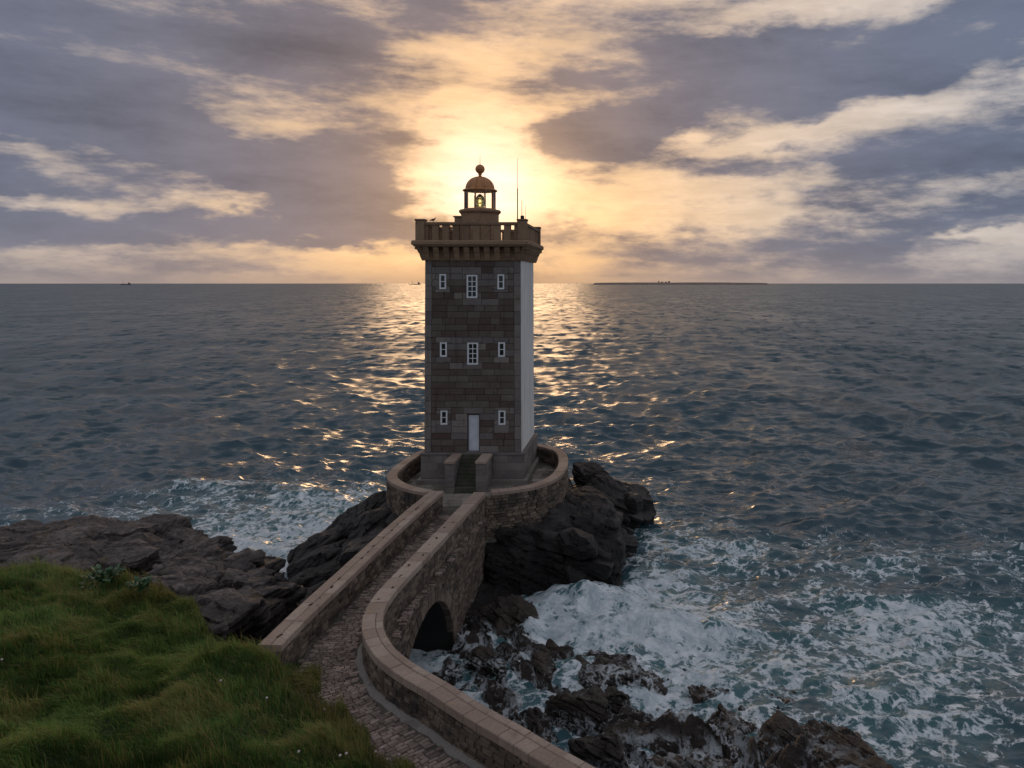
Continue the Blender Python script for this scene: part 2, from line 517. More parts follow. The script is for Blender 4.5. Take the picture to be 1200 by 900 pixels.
# clear lantern glass
m, nt = new_mat('lantern_glass')
tr = nt.n.new('ShaderNodeBsdfTransparent'); tr.inputs[0].default_value = (0.95, 0.93, 0.88, 1)
gl = nt.n.new('ShaderNodeBsdfGlossy'); gl.inputs['Roughness'].default_value = 0.05
fr = nt.n.new('ShaderNodeFresnel'); fr.inputs[0].default_value = 1.3
ms = nt.n.new('ShaderNodeMixShader')
nt.l.new(fr.outputs[0], ms.inputs[0]); nt.l.new(tr.outputs[0], ms.inputs[1]); nt.l.new(gl.outputs[0], ms.inputs[2])
nt.l.new(ms.outputs[0], nt.out.inputs['Surface'])
M['glass'] = m
m, nt = new_mat('lens_glass')
nt.put(nt.bs.inputs['Base Color'], (0.62, 0.66, 0.40)); nt.put(nt.bs.inputs['Roughness'], 0.12)
nt.put(nt.bs.inputs['Transmission Weight'], 0.8); nt.put(nt.bs.inputs['IOR'], 1.3)
M['lens'] = m

def rock_mat(name, c0, c1, c2, lichen=0.0, wet=0.9, tide=(3.4, 1.6), wash=0.0):
    m, nt = new_mat(name)
    x, y, z = nt.sep(nt.pos)
    nx, ny, nz = nt.sep(nt.nrm)
    n1 = nt.noise(nt.pos, 0.55, 7, 0.65)
    n2 = nt.noise(nt.mapping(nt.pos, rot=(R(24), R(-16), 0), sc=(1, 1, 5.0)), 2.6, 8, 0.7)
    n3 = nt.noise(nt.pos, 11, 7, 0.7)
    t = nt.m('ADD', nt.m('MULTIPLY', nt.ramp(n1, 0.3, 0.7), 0.5), nt.m('MULTIPLY', nt.ramp(n2, 0.3, 0.7), 0.5))
    c = nt.colramp(t, [(0.0, c0), (0.5, c1), (1.0, c2)])
    c = nt.mix(nt.ramp(n3, 0.4, 0.72, 0, 0.6), c, nt.mix(1.0, c, (0.40, 0.38, 0.36), 'MULTIPLY'))
    if lichen > 0:
        ln = nt.noise(nt.pos, 1.2, 7, 0.7)
        f = nt.m('MULTIPLY', nt.ramp(ln, 0.54, 0.66), nt.ramp(nz, 0.35, 0.8))
        f = nt.m('MULTIPLY', f, lichen)
        c = nt.mix(f, c, (0.17, 0.105, 0.022))
        g2 = nt.noise(nt.mapping(nt.pos, loc=(4, 9, 1)), 3.0, 6, 0.7)
        c = nt.mix(nt.ramp(g2, 0.60, 0.72, 0, 0.45), c, (0.20, 0.19, 0.165))
    # sea-wet, algae-dark lower part (a tide line, ragged)
    wl = nt.m('ADD', z, nt.m('MULTIPLY', nt.m('SUBTRACT', n1, 0.5), 3.0))
    w = nt.ramp(wl, tide[0], tide[1], 0.0, wet)
    c = nt.mix(w, c, nt.mix(1.0, c, (0.26, 0.25, 0.26), 'MULTIPLY'))
    if wash > 0:   # threads of white water draining off the rock
        wp_ = nt.v('ADD', nt.pos, nt.v('SCALE', nt.v('SUBTRACT', nt.noise(nt.pos, 0.9, 3, 0.6, out='Color'), (0.5, 0.5, 0.5)), s=1.2))
        ra = nt.m('ABSOLUTE', nt.m('SUBTRACT', nt.noise(wp_, 0.42, 4, 0.6), 0.5)); rb_ = nt.m('ABSOLUTE', nt.m('SUBTRACT', nt.noise(wp_, 1.3, 4, 0.62), 0.5))
        th_ = nt.m('MAXIMUM', nt.ramp(ra, 0.040, 0.004), nt.m('MULTIPLY', nt.ramp(rb_, 0.030, 0.0), 0.75))
        fz = nt.ramp(nt.m('ADD', z, nt.m('MULTIPLY', nt.m('SUBTRACT', n1, 0.5), 1.6)), 0.78, 0.30)
        c = nt.mix(nt.m('MULTIPLY', nt.m('MULTIPLY', th_, fz), wash), c, (0.62, 0.65, 0.67))
    nt.put(nt.bs.inputs['Base Color'], c)
    nt.put(nt.bs.inputs['Roughness'], nt.ramp(w, 0, 1, 0.9, 0.42))
    nt.put(nt.bs.inputs['Specular IOR Level'], 0.35)
    h = nt.m('ADD', nt.m('MULTIPLY', n2, 1.3), nt.m('ADD', nt.m('MULTIPLY', n3, 0.6), nt.m('MULTIPLY', nt.noise(nt.pos, 30, 5, 0.7), 0.25)))
    nt.put(nt.bs.inputs['Normal'], nt.bump(h, 0.8, 0.14))
    return m

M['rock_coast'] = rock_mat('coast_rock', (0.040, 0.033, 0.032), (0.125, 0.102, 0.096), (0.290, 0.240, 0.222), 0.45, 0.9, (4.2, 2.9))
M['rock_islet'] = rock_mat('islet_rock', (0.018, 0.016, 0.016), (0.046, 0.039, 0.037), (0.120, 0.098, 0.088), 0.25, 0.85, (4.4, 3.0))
M['rock_surf'] = rock_mat('surf_rock', (0.036, 0.029, 0.026), (0.105, 0.078, 0.062), (0.250, 0.180, 0.128), 0.0, 0.80, (3.4, 1.6), 0.9)
M['rock_outcrop'] = rock_mat('outcrop_rock', (0.036, 0.029, 0.026), (0.115, 0.083, 0.064), (0.270, 0.190, 0.130), 0.0, 0.30, (3.4, 1.6), 0.5)

# ---- grass blades: colour comes from two vertex attributes
m, nt = new_mat('grass')
tone, dry, tip = nt.attr('tone'), nt.attr('dry'), nt.attr('tip')
c = nt.colramp(tone, [(0.0, (0.034, 0.080, 0.018)), (0.5, (0.095, 0.190, 0.036)), (1.0, (0.190, 0.290, 0.065))])
c = nt.mix(nt.m('MULTIPLY', dry, nt.ramp(tip, 0.0, 1.0, 0.55, 1.0)), c, (0.33, 0.23, 0.085))
nt.put(nt.bs.inputs['Base Color'], c); nt.put(nt.bs.inputs['Roughness'], 0.6)
nt.put(nt.bs.inputs['Specular IOR Level'], 0.25)
tl = nt.n.new('ShaderNodeBsdfTranslucent'); nt.l.new(c, tl.inputs[0])
ms = nt.n.new('ShaderNodeMixShader'); ms.inputs[0].default_value = 0.35
nt.l.new(nt.bs.outputs[0], ms.inputs[1]); nt.l.new(tl.outputs[0], ms.inputs[2])
nt.l.new(ms.outputs[0], nt.out.inputs['Surface'])
M['grass'] = m
M['leaf'] = simple_mat('broad_leaf', (0.050, 0.105, 0.045), 0.45, var=0.3, scale=5)
M['petal'] = simple_mat('pale_petal', (0.55, 0.45, 0.44), 0.7)
M['stalk'] = simple_mat('dry_stalk', (0.16, 0.12, 0.05), 0.8)
# ---- soil of the headland
m, nt = new_mat('headland_turf')
nx, ny, nz = nt.sep(nt.nrm)
n = nt.noise(nt.pos, 1.6, 7, 0.65)
c = nt.mix(nt.ramp(n, 0.35, 0.7), (0.028, 0.042, 0.012), (0.070, 0.080, 0.026))
c = nt.mix(nt.ramp(nz, 0.80, 0.55), c, nt.mix(nt.ramp(n, 0.35, 0.7), (0.045, 0.036, 0.031), (0.115, 0.09, 0.08)))
nt.put(nt.bs.inputs['Base Color'], c); nt.put(nt.bs.inputs['Roughness'], 0.95)
nt.put(nt.bs.inputs['Normal'], nt.bump(nt.noise(nt.pos, 7, 6, 0.7), 0.8, 0.1))
M['turf'] = m

# ---- sea water with foam
m, nt = new_mat('sea_water')
foam, rg = nt.attr('foam'), nt.attr('rg')
x, y, z = nt.sep(nt.pos)
flat = nt.comb(x, y, nt.m('MULTIPLY', z, 0.4))
wv = nt.v('SUBTRACT', nt.noise(flat, 0.35, 3, 0.6, out='Color'), (0.5, 0.5, 0.5))
wp = nt.v('ADD', flat, nt.v('SCALE', wv, s=1.5))
def ridge(sc, det, k):
    n_ = nt.noise(wp, sc, det, 0.6)
    return nt.m('SUBTRACT', 1.0, nt.m('MULTIPLY', nt.m('ABSOLUTE', nt.m('SUBTRACT', n_, 0.5)), k), clamp=True)
r1, r2 = ridge(0.60, 5, 12.0), ridge(1.7, 4, 10.0)
fbn = nt.noise(wp, 1.3, 8, 0.78)
pat = nt.m('ADD', nt.m('MULTIPLY', fbn, 0.66), nt.m('ADD', nt.m('MULTIPLY', r1, 0.26), nt.m('MULTIPLY', r2, 0.22)))
th = nt.m('SUBTRACT', 0.86, nt.m('MULTIPLY', foam, 0.50))
fm = nt.ramp(nt.m('SUBTRACT', pat, th), -0.05, 0.16)
fm = nt.m('MULTIPLY', fm, nt.ramp(foam, 0.02, 0.22, 0.0, 1.0))
deep = nt.colramp(nt.ramp(nt.noise(flat, 0.06, 2, 0.5), 0.3, 0.7), [(0.0, (0.032, 0.066, 0.088)), (1.0, (0.042, 0.080, 0.102))])
wc = nt.mix(nt.ramp(foam, 0.15, 1.0, 0, 1.0), deep, (0.065, 0.150, 0.160))
nt.put(nt.bs.inputs['Base Color'], wc)
gust = nt.noise(nt.mapping(flat, sc=(0.035, 0.009, 1)), 1.0, 6, 0.65)
nt.put(nt.bs.inputs['Roughness'], nt.m('MULTIPLY', rg, nt.ramp(gust, 0.3, 0.7, 0.48, 0.70)))
nt.put(nt.bs.inputs['IOR'], 1.333)
# wavelets too small for the mesh tilt the surface directly
def slopes(sc, det, amt, rot, an=(0.72, 1.15, 1)):
    c_ = nt.noise(nt.mapping(flat, rot=(0, 0, R(rot)), sc=an), sc, det, 0.62, 0.25, out='Color')
    v_ = nt.v('MULTIPLY', nt.v('SUBTRACT', c_, (0.5, 0.5, 0.5)), (1.1, 1.2, 0.0))
    return nt.v('SCALE', v_, s=amt)
sl = nt.v('ADD', slopes(0.80, 3, 1.30, -8, (0.62, 1.35, 1)), slopes(0.24, 2, nt.ramp(rg, 0.22, 0.48, 0.10, 1.75), 6, (0.9, 0.42, 1)))
wn = nt.v('NORMALIZE', nt.v('ADD', nt.nrm, sl))
nt.put(nt.bs.inputs['Normal'], wn)
fb_ = nt.n.new('ShaderNodeBsdfPrincipled')
nt.put(fb_.inputs['Base Color'], nt.mix(nt.ramp(fbn, 0.38, 0.66), (0.42, 0.49, 0.53), (0.80, 0.82, 0.84)))
nt.put(fb_.inputs['Roughness'], 0.7)
nt.put(fb_.inputs['Normal'], nt.bump(nt.noise(wp, 3.0, 5, 0.68), 0.8, 0.22))
ms = nt.n.new('ShaderNodeMixShader')
nt.l.new(fm, ms.inputs[0]); nt.l.new(nt.bs.outputs[0], ms.inputs[1]); nt.l.new(fb_.outputs[0], ms.inputs[2])
nt.l.new(ms.outputs[0], nt.out.inputs['Surface'])
M['sea'] = m

# ------------------------------------------------------------------ plan of the place (metres; x right, y away, z up)
ROAD_Z, CAP_Z = 4.5, 5.6

class Path:
    def __init__(self, pts, step=0.05):
        P = [Vector((*p, 0)) if len(p) == 2 else Vector(p) for p in pts]
        out = []
        for i in range(len(P) - 1):
            p0 = P[max(i - 1, 0)]; p1 = P[i]; p2_ = P[i + 1]; p3 = P[min(i + 2, len(P) - 1)]
            n = max(2, int((p2_ - p1).length / step))
            for k in range(n):
                t = k / n
                out.append(0.5 * ((2 * p1) + (p2_ - p0) * t + (2 * p0 - 5 * p1 + 4 * p2_ - p3) * t * t + (3 * p1 - p0 - 3 * p2_ + p3) * t ** 3))
        out.append(P[-1])
        self.p = np.array([(v.x, v.y) for v in out])
        seg = np.hypot(*np.diff(self.p, axis=0).T)
        self.s = np.concatenate([[0], np.cumsum(seg)])
        self.L = self.s[-1]
        t = np.gradient(self.p, axis=0)
        # light smoothing of the tangents keeps stones from twisting at knots
        k = np.ones(7) / 7
        t = np.stack([np.convolve(np.pad(t[:, j], 3, mode='edge'), k, 'valid') for j in (0, 1)], 1)
        self.t = t / np.linalg.norm(t, axis=1)[:, None]

    def at(self, s, off=0.0):
        x = np.interp(s, self.s, self.p[:, 0]); y = np.interp(s, self.s, self.p[:, 1])
        tx = np.interp(s, self.s, self.t[:, 0]); ty = np.interp(s, self.s, self.t[:, 1])
        l = math.hypot(tx, ty); tx /= l; ty /= l
        return x - ty * off, y + tx * off, tx, ty         # positive offset: left of the direction of travel

    def dist(self, x, y, stride=4):
        q = self.p[::stride]
        best = np.full(x.shape, 1e9)
        for a in q:
            best = np.minimum(best, (x - a[0]) ** 2 + (y - a[1]) ** 2)
        return np.sqrt(best)

RIGHT = Path([(-8.52, 42.0), (-8.88, 35), (-9.05, 31.8), (-9.22, 28.9), (-9.16, 27.2), (-8.88, 25.9), (-8.38, 24.75), (-7.62, 23.6), (-6.7, 22.65),
              (-5.6, 21.7), (-4.3, 20.5), (-3.05, 19.45), (-1.9, 18.45), (0.2, 16.7), (3, 14.4)])
LEFT = Path([(-10.93, 42.2), (-11.22, 37.5), (-11.4, 32), (-11.52, 27.7), (-11.56, 25.5), (-11.54, 24.2)])
ROADC = Path([(-9.75, 42.3), (-10.05, 36), (-10.22, 31), (-10.28, 28), (-10.12, 26), (-9.62, 24.5), (-8.8, 23.2), (-7.6, 21.95), (-6.35, 20.8), (-5.05, 19.6),
              (-3.8, 18.5), (-1, 16.1), (2, 13.6)])
TERR = Path([(-10.95, 42.05), (-12.1, 42.6), (-12.9, 43.2), (-13.75, 44.2), (-14.4, 45.4), (-14.7, 46.9), (-14.7, 50.3), (-14.3, 52.6), (-13.3, 54.1), (-11.5, 55.0),
             (-9, 55.0), (-7.0, 54.3), (-5.6, 53.0), (-4.95, 51.4), (-4.62, 49), (-4.62, 47), (-4.95, 45.0), (-5.75, 43.5), (-6.9, 42.65), (-8.3, 42.15)])

# ------------------------------------------------------------------ sea
FOAM = [  # x, y, radius x, radius y, rotation deg, density
    (-1.5, 39.5, 7.0, 6.0, 20, 1.0), (4.5, 38.0, 6.5, 5, -25, 0.80), (1.0, 32.0, 7, 5.0, -20, 1.05), (-4.5, 33.5, 6, 6, 0, 1.15), (-9, 33.5, 4, 6, 0, 1.1),
    (4, 47, 10, 7, 0, 0.56), (12, 36.5, 12, 8, -15, 0.72), (18, 31.5, 11, 6, -20, 0.70), (8, 29, 6, 4, 0, 0.85), (13, 45, 16, 8, 0, 0.46), (0, 54, 5, 4, 0, 0.5), (23, 40, 14, 7, 0, 0.36), (26, 33, 12, 6, -15, 0.58),
    (4, 62, 16, 9, 0, 0.22),
    (-19.5, 45, 5.5, 6.5, 25, 0.95), (-23, 50, 9, 7, 0, 1.0), (-21, 57, 12, 7, 0, 0.80), (-28, 60, 13, 8, 10, 0.62), (-18, 38, 4, 6, 0, 0.9), (-16, 55, 5, 6, 0, 0.6),
    (-45, 56, 13, 2.6, 14, 0.60), (-31, 54, 8, 5, 15, 0.62), (-33, 63.5, 13, 1.2, 15, 0.62), (-22, 69, 9, 1.3, 8, 0.50), (-27, 70, 18, 7, 0, 0.14), (-38, 58, 14, 7, 0, 0.26),
    (-7.5, 87, 3.0, 1.2, 0, 0.5), (-60, 165, 10, 1.5, 5, 0.45), (-26, 150, 6, 1.5, 0, 0.3), (-35, 118, 8, 1.2, 8, 0.35), (-18, 110, 3, 1.0, 0, 0.45),
]
SURGE = [(-2.5, 32.5, 4.0, 3.2, 0.22), (-1.5, 39.8, 4.2, 2.6, 0.95), (-3.2, 41.0, 2.2, 1.6, 0.6), (-3.5, 34.5, 3.5, 3.0, 0.35), (-18.3, 44.3, 2.6, 2.8, 0.9), (2.5, 37.0, 3, 2.2, 0.4), (-8, 88, 5, 1.6, 0.7), (-33, 62.8, 12, 2.0, 0.7)]

def foam_density(x, y):
    w = fbm(p2(x * 0.16, y * 0.16), 4, 0.55, 3)
    w2 = fbm(p2(x * 0.16 + 40, y * 0.16), 4, 0.55, 8)
    X = x + w * 2.2; Y = y + w2 * 2.2
    out = np.zeros_like(x)
    for (cx, cy, rx, ry, ro, dn) in FOAM:
        c, s = math.cos(R(ro)), math.sin(R(ro))
        k = min(1.0, ry / 3.0)
        ax = x + w * 2.2 * k - cx; ay = y + w2 * 2.2 * k - cy
        u = (ax * c + ay * s) / rx; v = (-ax * s + ay * c) / ry
        out = np.maximum(out, dn * np.exp(-(u * u + v * v) * 0.9)) + 0.12 * dn * np.exp(-(u * u + v * v))
    out = out * (0.82 + 0.55 * fbm(p2(x * 0.33 + 7, y * 0.33), 4, 0.55, 55) * (1 - 0.6 * np.clip(out, 0, 1)))
    return np.clip(out, 0, 1.15)

def build_sea():
    dense = np.linspace(R(-46), R(33), 640)
    left = np.linspace(R(-180), R(-46), 14)[:-1]
    right = np.linspace(R(33), R(180), 14)[1:]
    azs = np.concatenate([left, dense, right])
    dstep = np.full(len(azs), R(79) / 639)
    dstep[:13] = R(10.3); dstep[-13:] = R(11.3)
    # rows: spaced evenly in viewing angle from the clifftop, so nearer water is finer
    q = np.concatenate([np.linspace(640, 440, 190)[:-1], np.linspace(440, 100, 450)[:-1], np.linspace(100, 9, 150)[:-1], np.geomspace(9, 0.22, 26)])
    rad = FPX * H / q
    rad = np.concatenate([[16.0, 20.0], rad])
    nr, na = len(rad), len(azs)
    RR, AA = np.meshgrid(rad, azs, indexing='ij')
    x = (RR * np.sin(AA)).ravel(); y = (RR * np.cos(AA)).ravel()
    drad = np.gradient(rad)
    sp = np.maximum(drad[:, None] * np.ones(na)[None, :] * 0.75, RR * dstep[None, :]).ravel()
    rr = RR.ravel()
    z = np.zeros_like(x); ox = np.zeros_like(x); oy = np.zeros_like(x); lost = np.full_like(x, 0.0012)
    grp = 1.0 + 0.45 * fbm(p2(x * 0.021, y * 0.030), 3, 0.5, 77)
    rng = np.random.default_rng(5)
    envs = [np.clip(0.25 + 1.5 * (0.5 + 0.5 * vnoise(p2(x * f + 31 * q, y * f * 1.3), 200 + q)) , 0.2, 1.75) for q, f in enumerate((0.035, 0.05, 0.06, 0.075, 0.09, 0.11, 0.14))]
    wl = np.concatenate([np.geomspace(0.7, 15, 78), np.geomspace(18, 34, 6)])
    for lam in wl:
        k = 2 * math.pi / lam
        spread = R(24) + R(34) * math.exp(-lam / 6)
        th = R(-94) + rng.normal(0, 1) * spread
        lam_j = lam * rng.uniform(0.94, 1.06); k = 2 * math.pi / lam_j
        slope = 0.050 * (1.25 if lam < 2.6 else (2.6 / lam) ** 0.50) * rng.uniform(0.6, 1.35)
        a = slope / k
        att = np.clip((lam_j / sp - 1.9) / 2.4, 0, 1)
        lost += (1 - att ** 2) * slope ** 2 / 2
        am = a * att * (envs[rng.integers(0, len(envs))] if lam < 16 else grp)
        live = att > 0
        if not live.any():
            continue
        ph = k * (x * math.cos(th) + y * math.sin(th)) + rng.uniform(0, 6.28)
        cs, sn = np.cos(ph), np.sin(ph)
        z += am * cs
        ox -= am * sn * 0.85 * math.cos(th); oy -= am * sn * 0.85 * math.sin(th)
    near = sstep(27, 60, rr)
    # water calms in the lee of the rocks, and heaves where the surge breaks
    z *= 0.55 + 0.45 * near
    fo = np.zeros_like(x)
    sel = rr < 400
    fo[sel] = foam_density(x[sel], y[sel])
    tur = np.zeros_like(x)
    s2 = (rr < 75) & (fo > 0.15)
    tur[s2] = fbm(p2(x[s2] * 0.75, y[s2] * 0.75), 5, 0.55, 21) * 0.17 * np.clip(fo[s2], 0, 1)
    z += tur
    for (cx, cy, rx, ry, hh) in SURGE:
        g = np.exp(-((x - cx) / rx) ** 2 - ((y - cy) / ry) ** 2)
        z += hh * g * (1 + 0.5 * np.where(s2, fbm(p2(x * 0.9 + 5, y * 0.9), 3, 0.5, 2), 0)) if False else hh * g
    # breaking crests carry a little foam
    crest = z / (np.maximum(0.35, 0.35 * grp))
    cap = np.clip((crest - 1.75) * 0.9, 0, 0.62) * (vnoise(p2(x * 0.05, y * 0.07), 91) > 0.12) * (rr < 420) * (rr > 55)
    fo = np.maximum(fo, cap)
    verts = np.stack([x + ox, y + oy, z], 1)
    i = np.arange(nr - 1)[:, None] * na + np.arange(na - 1)[None, :]
    faces = np.stack([i, i + 1, i + na + 1, i + na], -1).reshape(-1, 4)
    faces = faces[:, ::-1]
    # drop the water that lies deep under the headland
    fx, fy = x[faces].mean(1), y[faces].mean(1)
    keep = ~((fy < 13.0) & (np.hypot(fx, fy) < 40) & (np.abs(fx) < 14))
    o = mesh_np('sea', verts, faces[keep], M['sea'], smooth=True)
    al = np.sqrt(2 * lost)
    rg = np.sqrt(np.clip(al, 0.012, 0.5))
    fattr(o, 'foam', fo)
    fattr(o, 'rg', np.clip(rg, 0.10, 0.62))
    tag(o, 'dark choppy sea with white foam round the rocks', None, None, 'structure')
    return o

sea = build_sea()

# ------------------------------------------------------------------ headland: terrain under turf and path
LAND = np.array([(-70, 32.5), (-40, 32.2), (-26, 31.8), (-22, 31.6), (-19, 30.5), (-16, 28.4), (-14.2, 26.5), (-12.7, 25.1), (-12.1, 25.6), (-12.1, 28.3), (-9.3, 28.0), (-8.8, 26.0), (-7.3, 23.8), (-4, 21.0), (0, 17.8),
                 (4, 14.6), (9, 11), (9, -40), (-70, -40)])

def signed_in(x, y, poly):
    d = np.full(x.shape, 1e9); inside = np.zeros(x.shape, bool)
    n = len(poly)
    for i in range(n):
        a, b = poly[i], poly[(i + 1) % n]
        e = b - a
        t = np.clip(((x - a[0]) * e[0] + (y - a[1]) * e[1]) / (e @ e), 0, 1)
        d = np.minimum(d, np.hypot(x - a[0] - t * e[0], y - a[1] - t * e[1]))
        c = ((a[1] > y) != (b[1] > y)) & (x < (b[0] - a[0]) * (y - a[1]) / (b[1] - a[1] + 1e-12) + a[0])
        inside ^= c
    return np.where(inside, d, -d)

CTRL = np.array([(-25.7, 31, 5.2), (-22.2, 31, 5.15), (-19.2, 30, 4.95), (-16, 28, 4.75), (-12.9, 25.2, 4.85), (-12.0, 23.9, 5.35), (-11.2, 22.3, 5.1), (-9.7, 21.9, 4.85), (-8.0, 20.5, 4.85), (-5.6, 18.5, 4.7),
                 (-19, 23, 5.35), (-12.6, 23, 5.15), (-14, 20.5, 5.45), (-14, 17, 6.0), (-10.6, 17.5, 5.55), (-7.6, 17.0, 5.2), (-22, 27, 5.25), (-17, 26, 5.15), (-19, 17, 6.3), (-25, 22, 5.9),
                 (-14, 12, 7.4), (-8, 13, 6.6), (-4, 14, 5.6), (-20, 11, 8.2), (-12, 5, 9.5), (0, 5, 8.5), (-30, 20, 6.6), (-40, 28, 6.2), (-40, 10, 10), (0, -10, 13.5), (-30, -10, 14)])

def land_height(x, y):
    num = np.zeros_like(x); den = np.zeros_like(x)
    for (cx, cy, cz) in CTRL:
        w = 1.0 / (((x - cx) ** 2 + (y - cy) ** 2) + 1.2) ** 2
        num += w * cz; den += w
    z = num / den
    lum = fbm(p2(x * 0.42, y * 0.60), 4, 0.5, 14)
    z += 0.34 * lum + 0.14 * fbm(p2(x * 1.2, y * 1.6), 2, 0.5, 19)
    return z

def full_height(x, y):
    z = land_height(x, y)
    d = signed_in(x, y, LAND)
    rd = ROADC.dist(x, y)
    flat = sstep(1.75, 1.05, rd)
    z = z * (1 - flat) + (ROAD_Z - 0.10) * flat
    rw = RIGHT.dist(x, y)
    z = np.where(rw < 0.6, np.minimum(z, ROAD_Z - 0.1), z)
    z = np.where(d < 0.3, z - np.clip(0.3 - d, 0, 9) * 2.4, z)
    return np.maximum(z, -2.0), d, rd

gx = np.arange(-45, 12.01, 0.3); gy = np.arange(-6, 36.01, 0.3)
GX, GY = np.meshgrid(gx, gy, indexing='ij')
hz_, hd_, hr_ = full_height(GX.ravel(), GY.ravel())
ii = np.arange(len(gx) - 1)[:, None] * len(gy) + np.arange(len(gy) - 1)[None, :]
hf = np.stack([ii, ii + len(gy), ii + len(gy) + 1, ii + 1], -1).reshape(-1, 4)
head = mesh_np('headland', np.stack([GX.ravel(), GY.ravel(), hz_], 1), hf, M['turf'], smooth=True)
tag(head, 'grassy headland sloping down to the cobbled path', None, None, 'structure')

# ------------------------------------------------------------------ far island and ships on the horizon
def far_island():
    root = empty('far_island', (at(790, 332, 9000).x, 9000, 0), kind='structure')
    tag(root, 'low dark island on the horizon right of the tower')
    mb_x = np.linspace(-95 * 10, 110 * 10, 120)
    prof = []
    for t in np.linspace(0, 1, 120):
        h = 5 * (math.sin(math.pi * min(1, t * 1.02)) ** 0.35) * (0.75 + 0.25 * math.sin(t * 9 + 1)) + 1.0 * random.random()
        if 0.40 < t < 0.48: h *= 0.55
        prof.append(19 + h * (1.0 if t < 0.55 else 1.0 - (t - 0.55) * 1.2) + 5 * math.sin(math.pi * t) ** 0.4 - (19 if t in (0.0, 1.0) else 0))
    vs, fs = [], []
    for X, h in zip(mb_x, prof):
        for (dy, k) in ((-160, -0.2), (-90, 0.7), (0, 1.0), (120, 0.8), (220, -0.2)):
            vs.append((root.location.x + X, 9000 + dy, h * k))
    for i in range(119):
        for j in range(4):
            a = i * 5 + j
            fs.append((a, a + 5, a + 6, a + 1))
    mesh_np('land', vs, fs, M['far_land'], root)
    for ox, w, hh in ((-180, 14, 44), (-140, 26, 36), (-60, 22, 42), (-95, 26, 35)):
        MB().box(root.location.x + ox - w / 2, root.location.x + ox + w / 2, 8990, 9010, 8, hh).build('far_building', M['far_land'], root)
far_island()

def ship(px, Y, L, label):
    p = at(px, 332, Y)
    root = empty('ship', (p.x, Y, 0), label, 'ship', 'ships on the horizon')
    X = p.x
    b = L * 0.09
    vs = [(X - L / 2, Y, L * .07), (X - L * .42, Y - b, L * .06), (X + L * .47, Y - b, L * .06), (X + L / 2, Y, L * .06), (X + L * .47, Y + b, L * .06), (X - L * .42, Y + b, L * .06),
          (X - L * .44, Y, -L * .02), (X - L * .38, Y - b * .8, -L * .02), (X + L * .44, Y - b * .8, -L * .02), (X + L * .46, Y, -L * .02), (X + L * .44, Y + b * .8, -L * .02), (X - L * .38, Y + b * .8, -L * .02)]
    fs = [(i, (i + 1) % 6, 6 + (i + 1) % 6, 6 + i) for i in range(6)] + [(0, 5, 4, 3, 2, 1), (6, 7, 8, 9, 10, 11)]
    MB().add(vs, fs).build('hull', M['hull'], root)
    MB().box(X + L * .26, X + L * .40, Y - b * .8, Y + b * .8, L * .06, L * .17).build('bridge_house', M['hull'], root)
    MB().tube((X + L * .30, Y, L * .17), (X + L * .30, Y, L * .26), L * .02).build('funnel', M['hull'], root)
    MB().tube((X - L * .2, Y, L * .06), (X - L * .2, Y, L * .30), L * .012).build('mast', M['hull'], root)
    return root
ship(147, 8200, 120, 'tiny cargo ship on the horizon far left of the tower')
ship(486, 9500, 150, 'long low ship on the horizon just left of the tower')

# ------------------------------------------------------------------ lighthouse
LH = empty('lighthouse', (-10.2, 51, ROAD_Z), 'square dark granite lighthouse with white framed windows and domed lantern', 'lighthouse')
TX0, TX1, TY0, TY1 = -13.22, -7.14, 48.0, 53.95
Z0, Z1 = 6.44, 18.42
TCX = (TX0 + TX1) / 2
def taper(x, z):            # the shaft draws in a little towards the top
    return TCX + (x - TCX) * (1 - 0.016 * (z - Z0) / (Z1 - Z0))

OPEN = []                    # x0, x1, z0, z1 of every opening in the front wall
def zpx(y): return H - (y - PY) * TY0 / FPX
def xpx(x): return (x - PX) / FPX * TY0
SMALL = [(518.2, 321.0, 338.8), (587.3, 321.4, 339.0), (519.2, 401.0, 418.2), (588.0, 401.0, 418.2), (520.0, 481.0, 497.8), (588.2, 481.0, 498.0)]
LARGE = [(553.0, 322.0, 349.2), (553.8, 401.4, 427.4)]
for (cx, ya, yb) in SMALL: OPEN.append((xpx(cx) - 0.22, xpx(cx) + 0.22, zpx(yb), zpx(ya), 's'))
for (cx, ya, yb) in LARGE: OPEN.append((xpx(cx) - 0.345, xpx(cx) + 0.345, zpx(yb), zpx(ya), 'l'))
DOOR = (xpx(547.6), xpx(561.8), 6.50, zpx(485.0))
OPEN.append((DOOR[0], DOOR[1], DOOR[2] - 0.1, DOOR[3], 'd'))

# core of the shaft: back and sides lime-washed, open niches are cut by the stone front standing 0.30 proud of it
core = MB()
FD = 0.30                    # depth of the stone front
vs = []
for z in (Z0 - 0.05, Z1):
    for (x, y) in ((TX0, TY0 + FD), (TX1, TY0 + FD), (TX1, TY1), (TX0, TY1)):
        vs.append((taper(x, z), y, z))
core.add(vs, [(0, 1, 5, 4), (1, 2, 6, 5), (2, 3, 7, 6), (3, 0, 4, 7), (4, 5, 6, 7), (3, 2, 1, 0)])
core.build('tower_wall', M['limewash'], LH)
# the rendered side strip reaches round to the front corner
for (xa, xb) in ((TX0, TX0 + 0.05), (TX1 - 0.05, TX1)):
    b = MB(); vs = []
    for z in (Z0 - 0.05, Z1):
        for (x, y) in ((xa, TY0 + 0.035), (xb, TY0 + 0.035), (xb, TY0 + FD), (xa, TY0 + FD)):
            vs.append((taper(x, z), y, z))
    b.add(vs, [(0, 1, 5, 4), (1, 2, 6, 5), (3, 0, 4, 7), (4, 5, 6, 7), (3, 2, 1, 0)])
    b.build('render_strip', M['limewash'], LH)

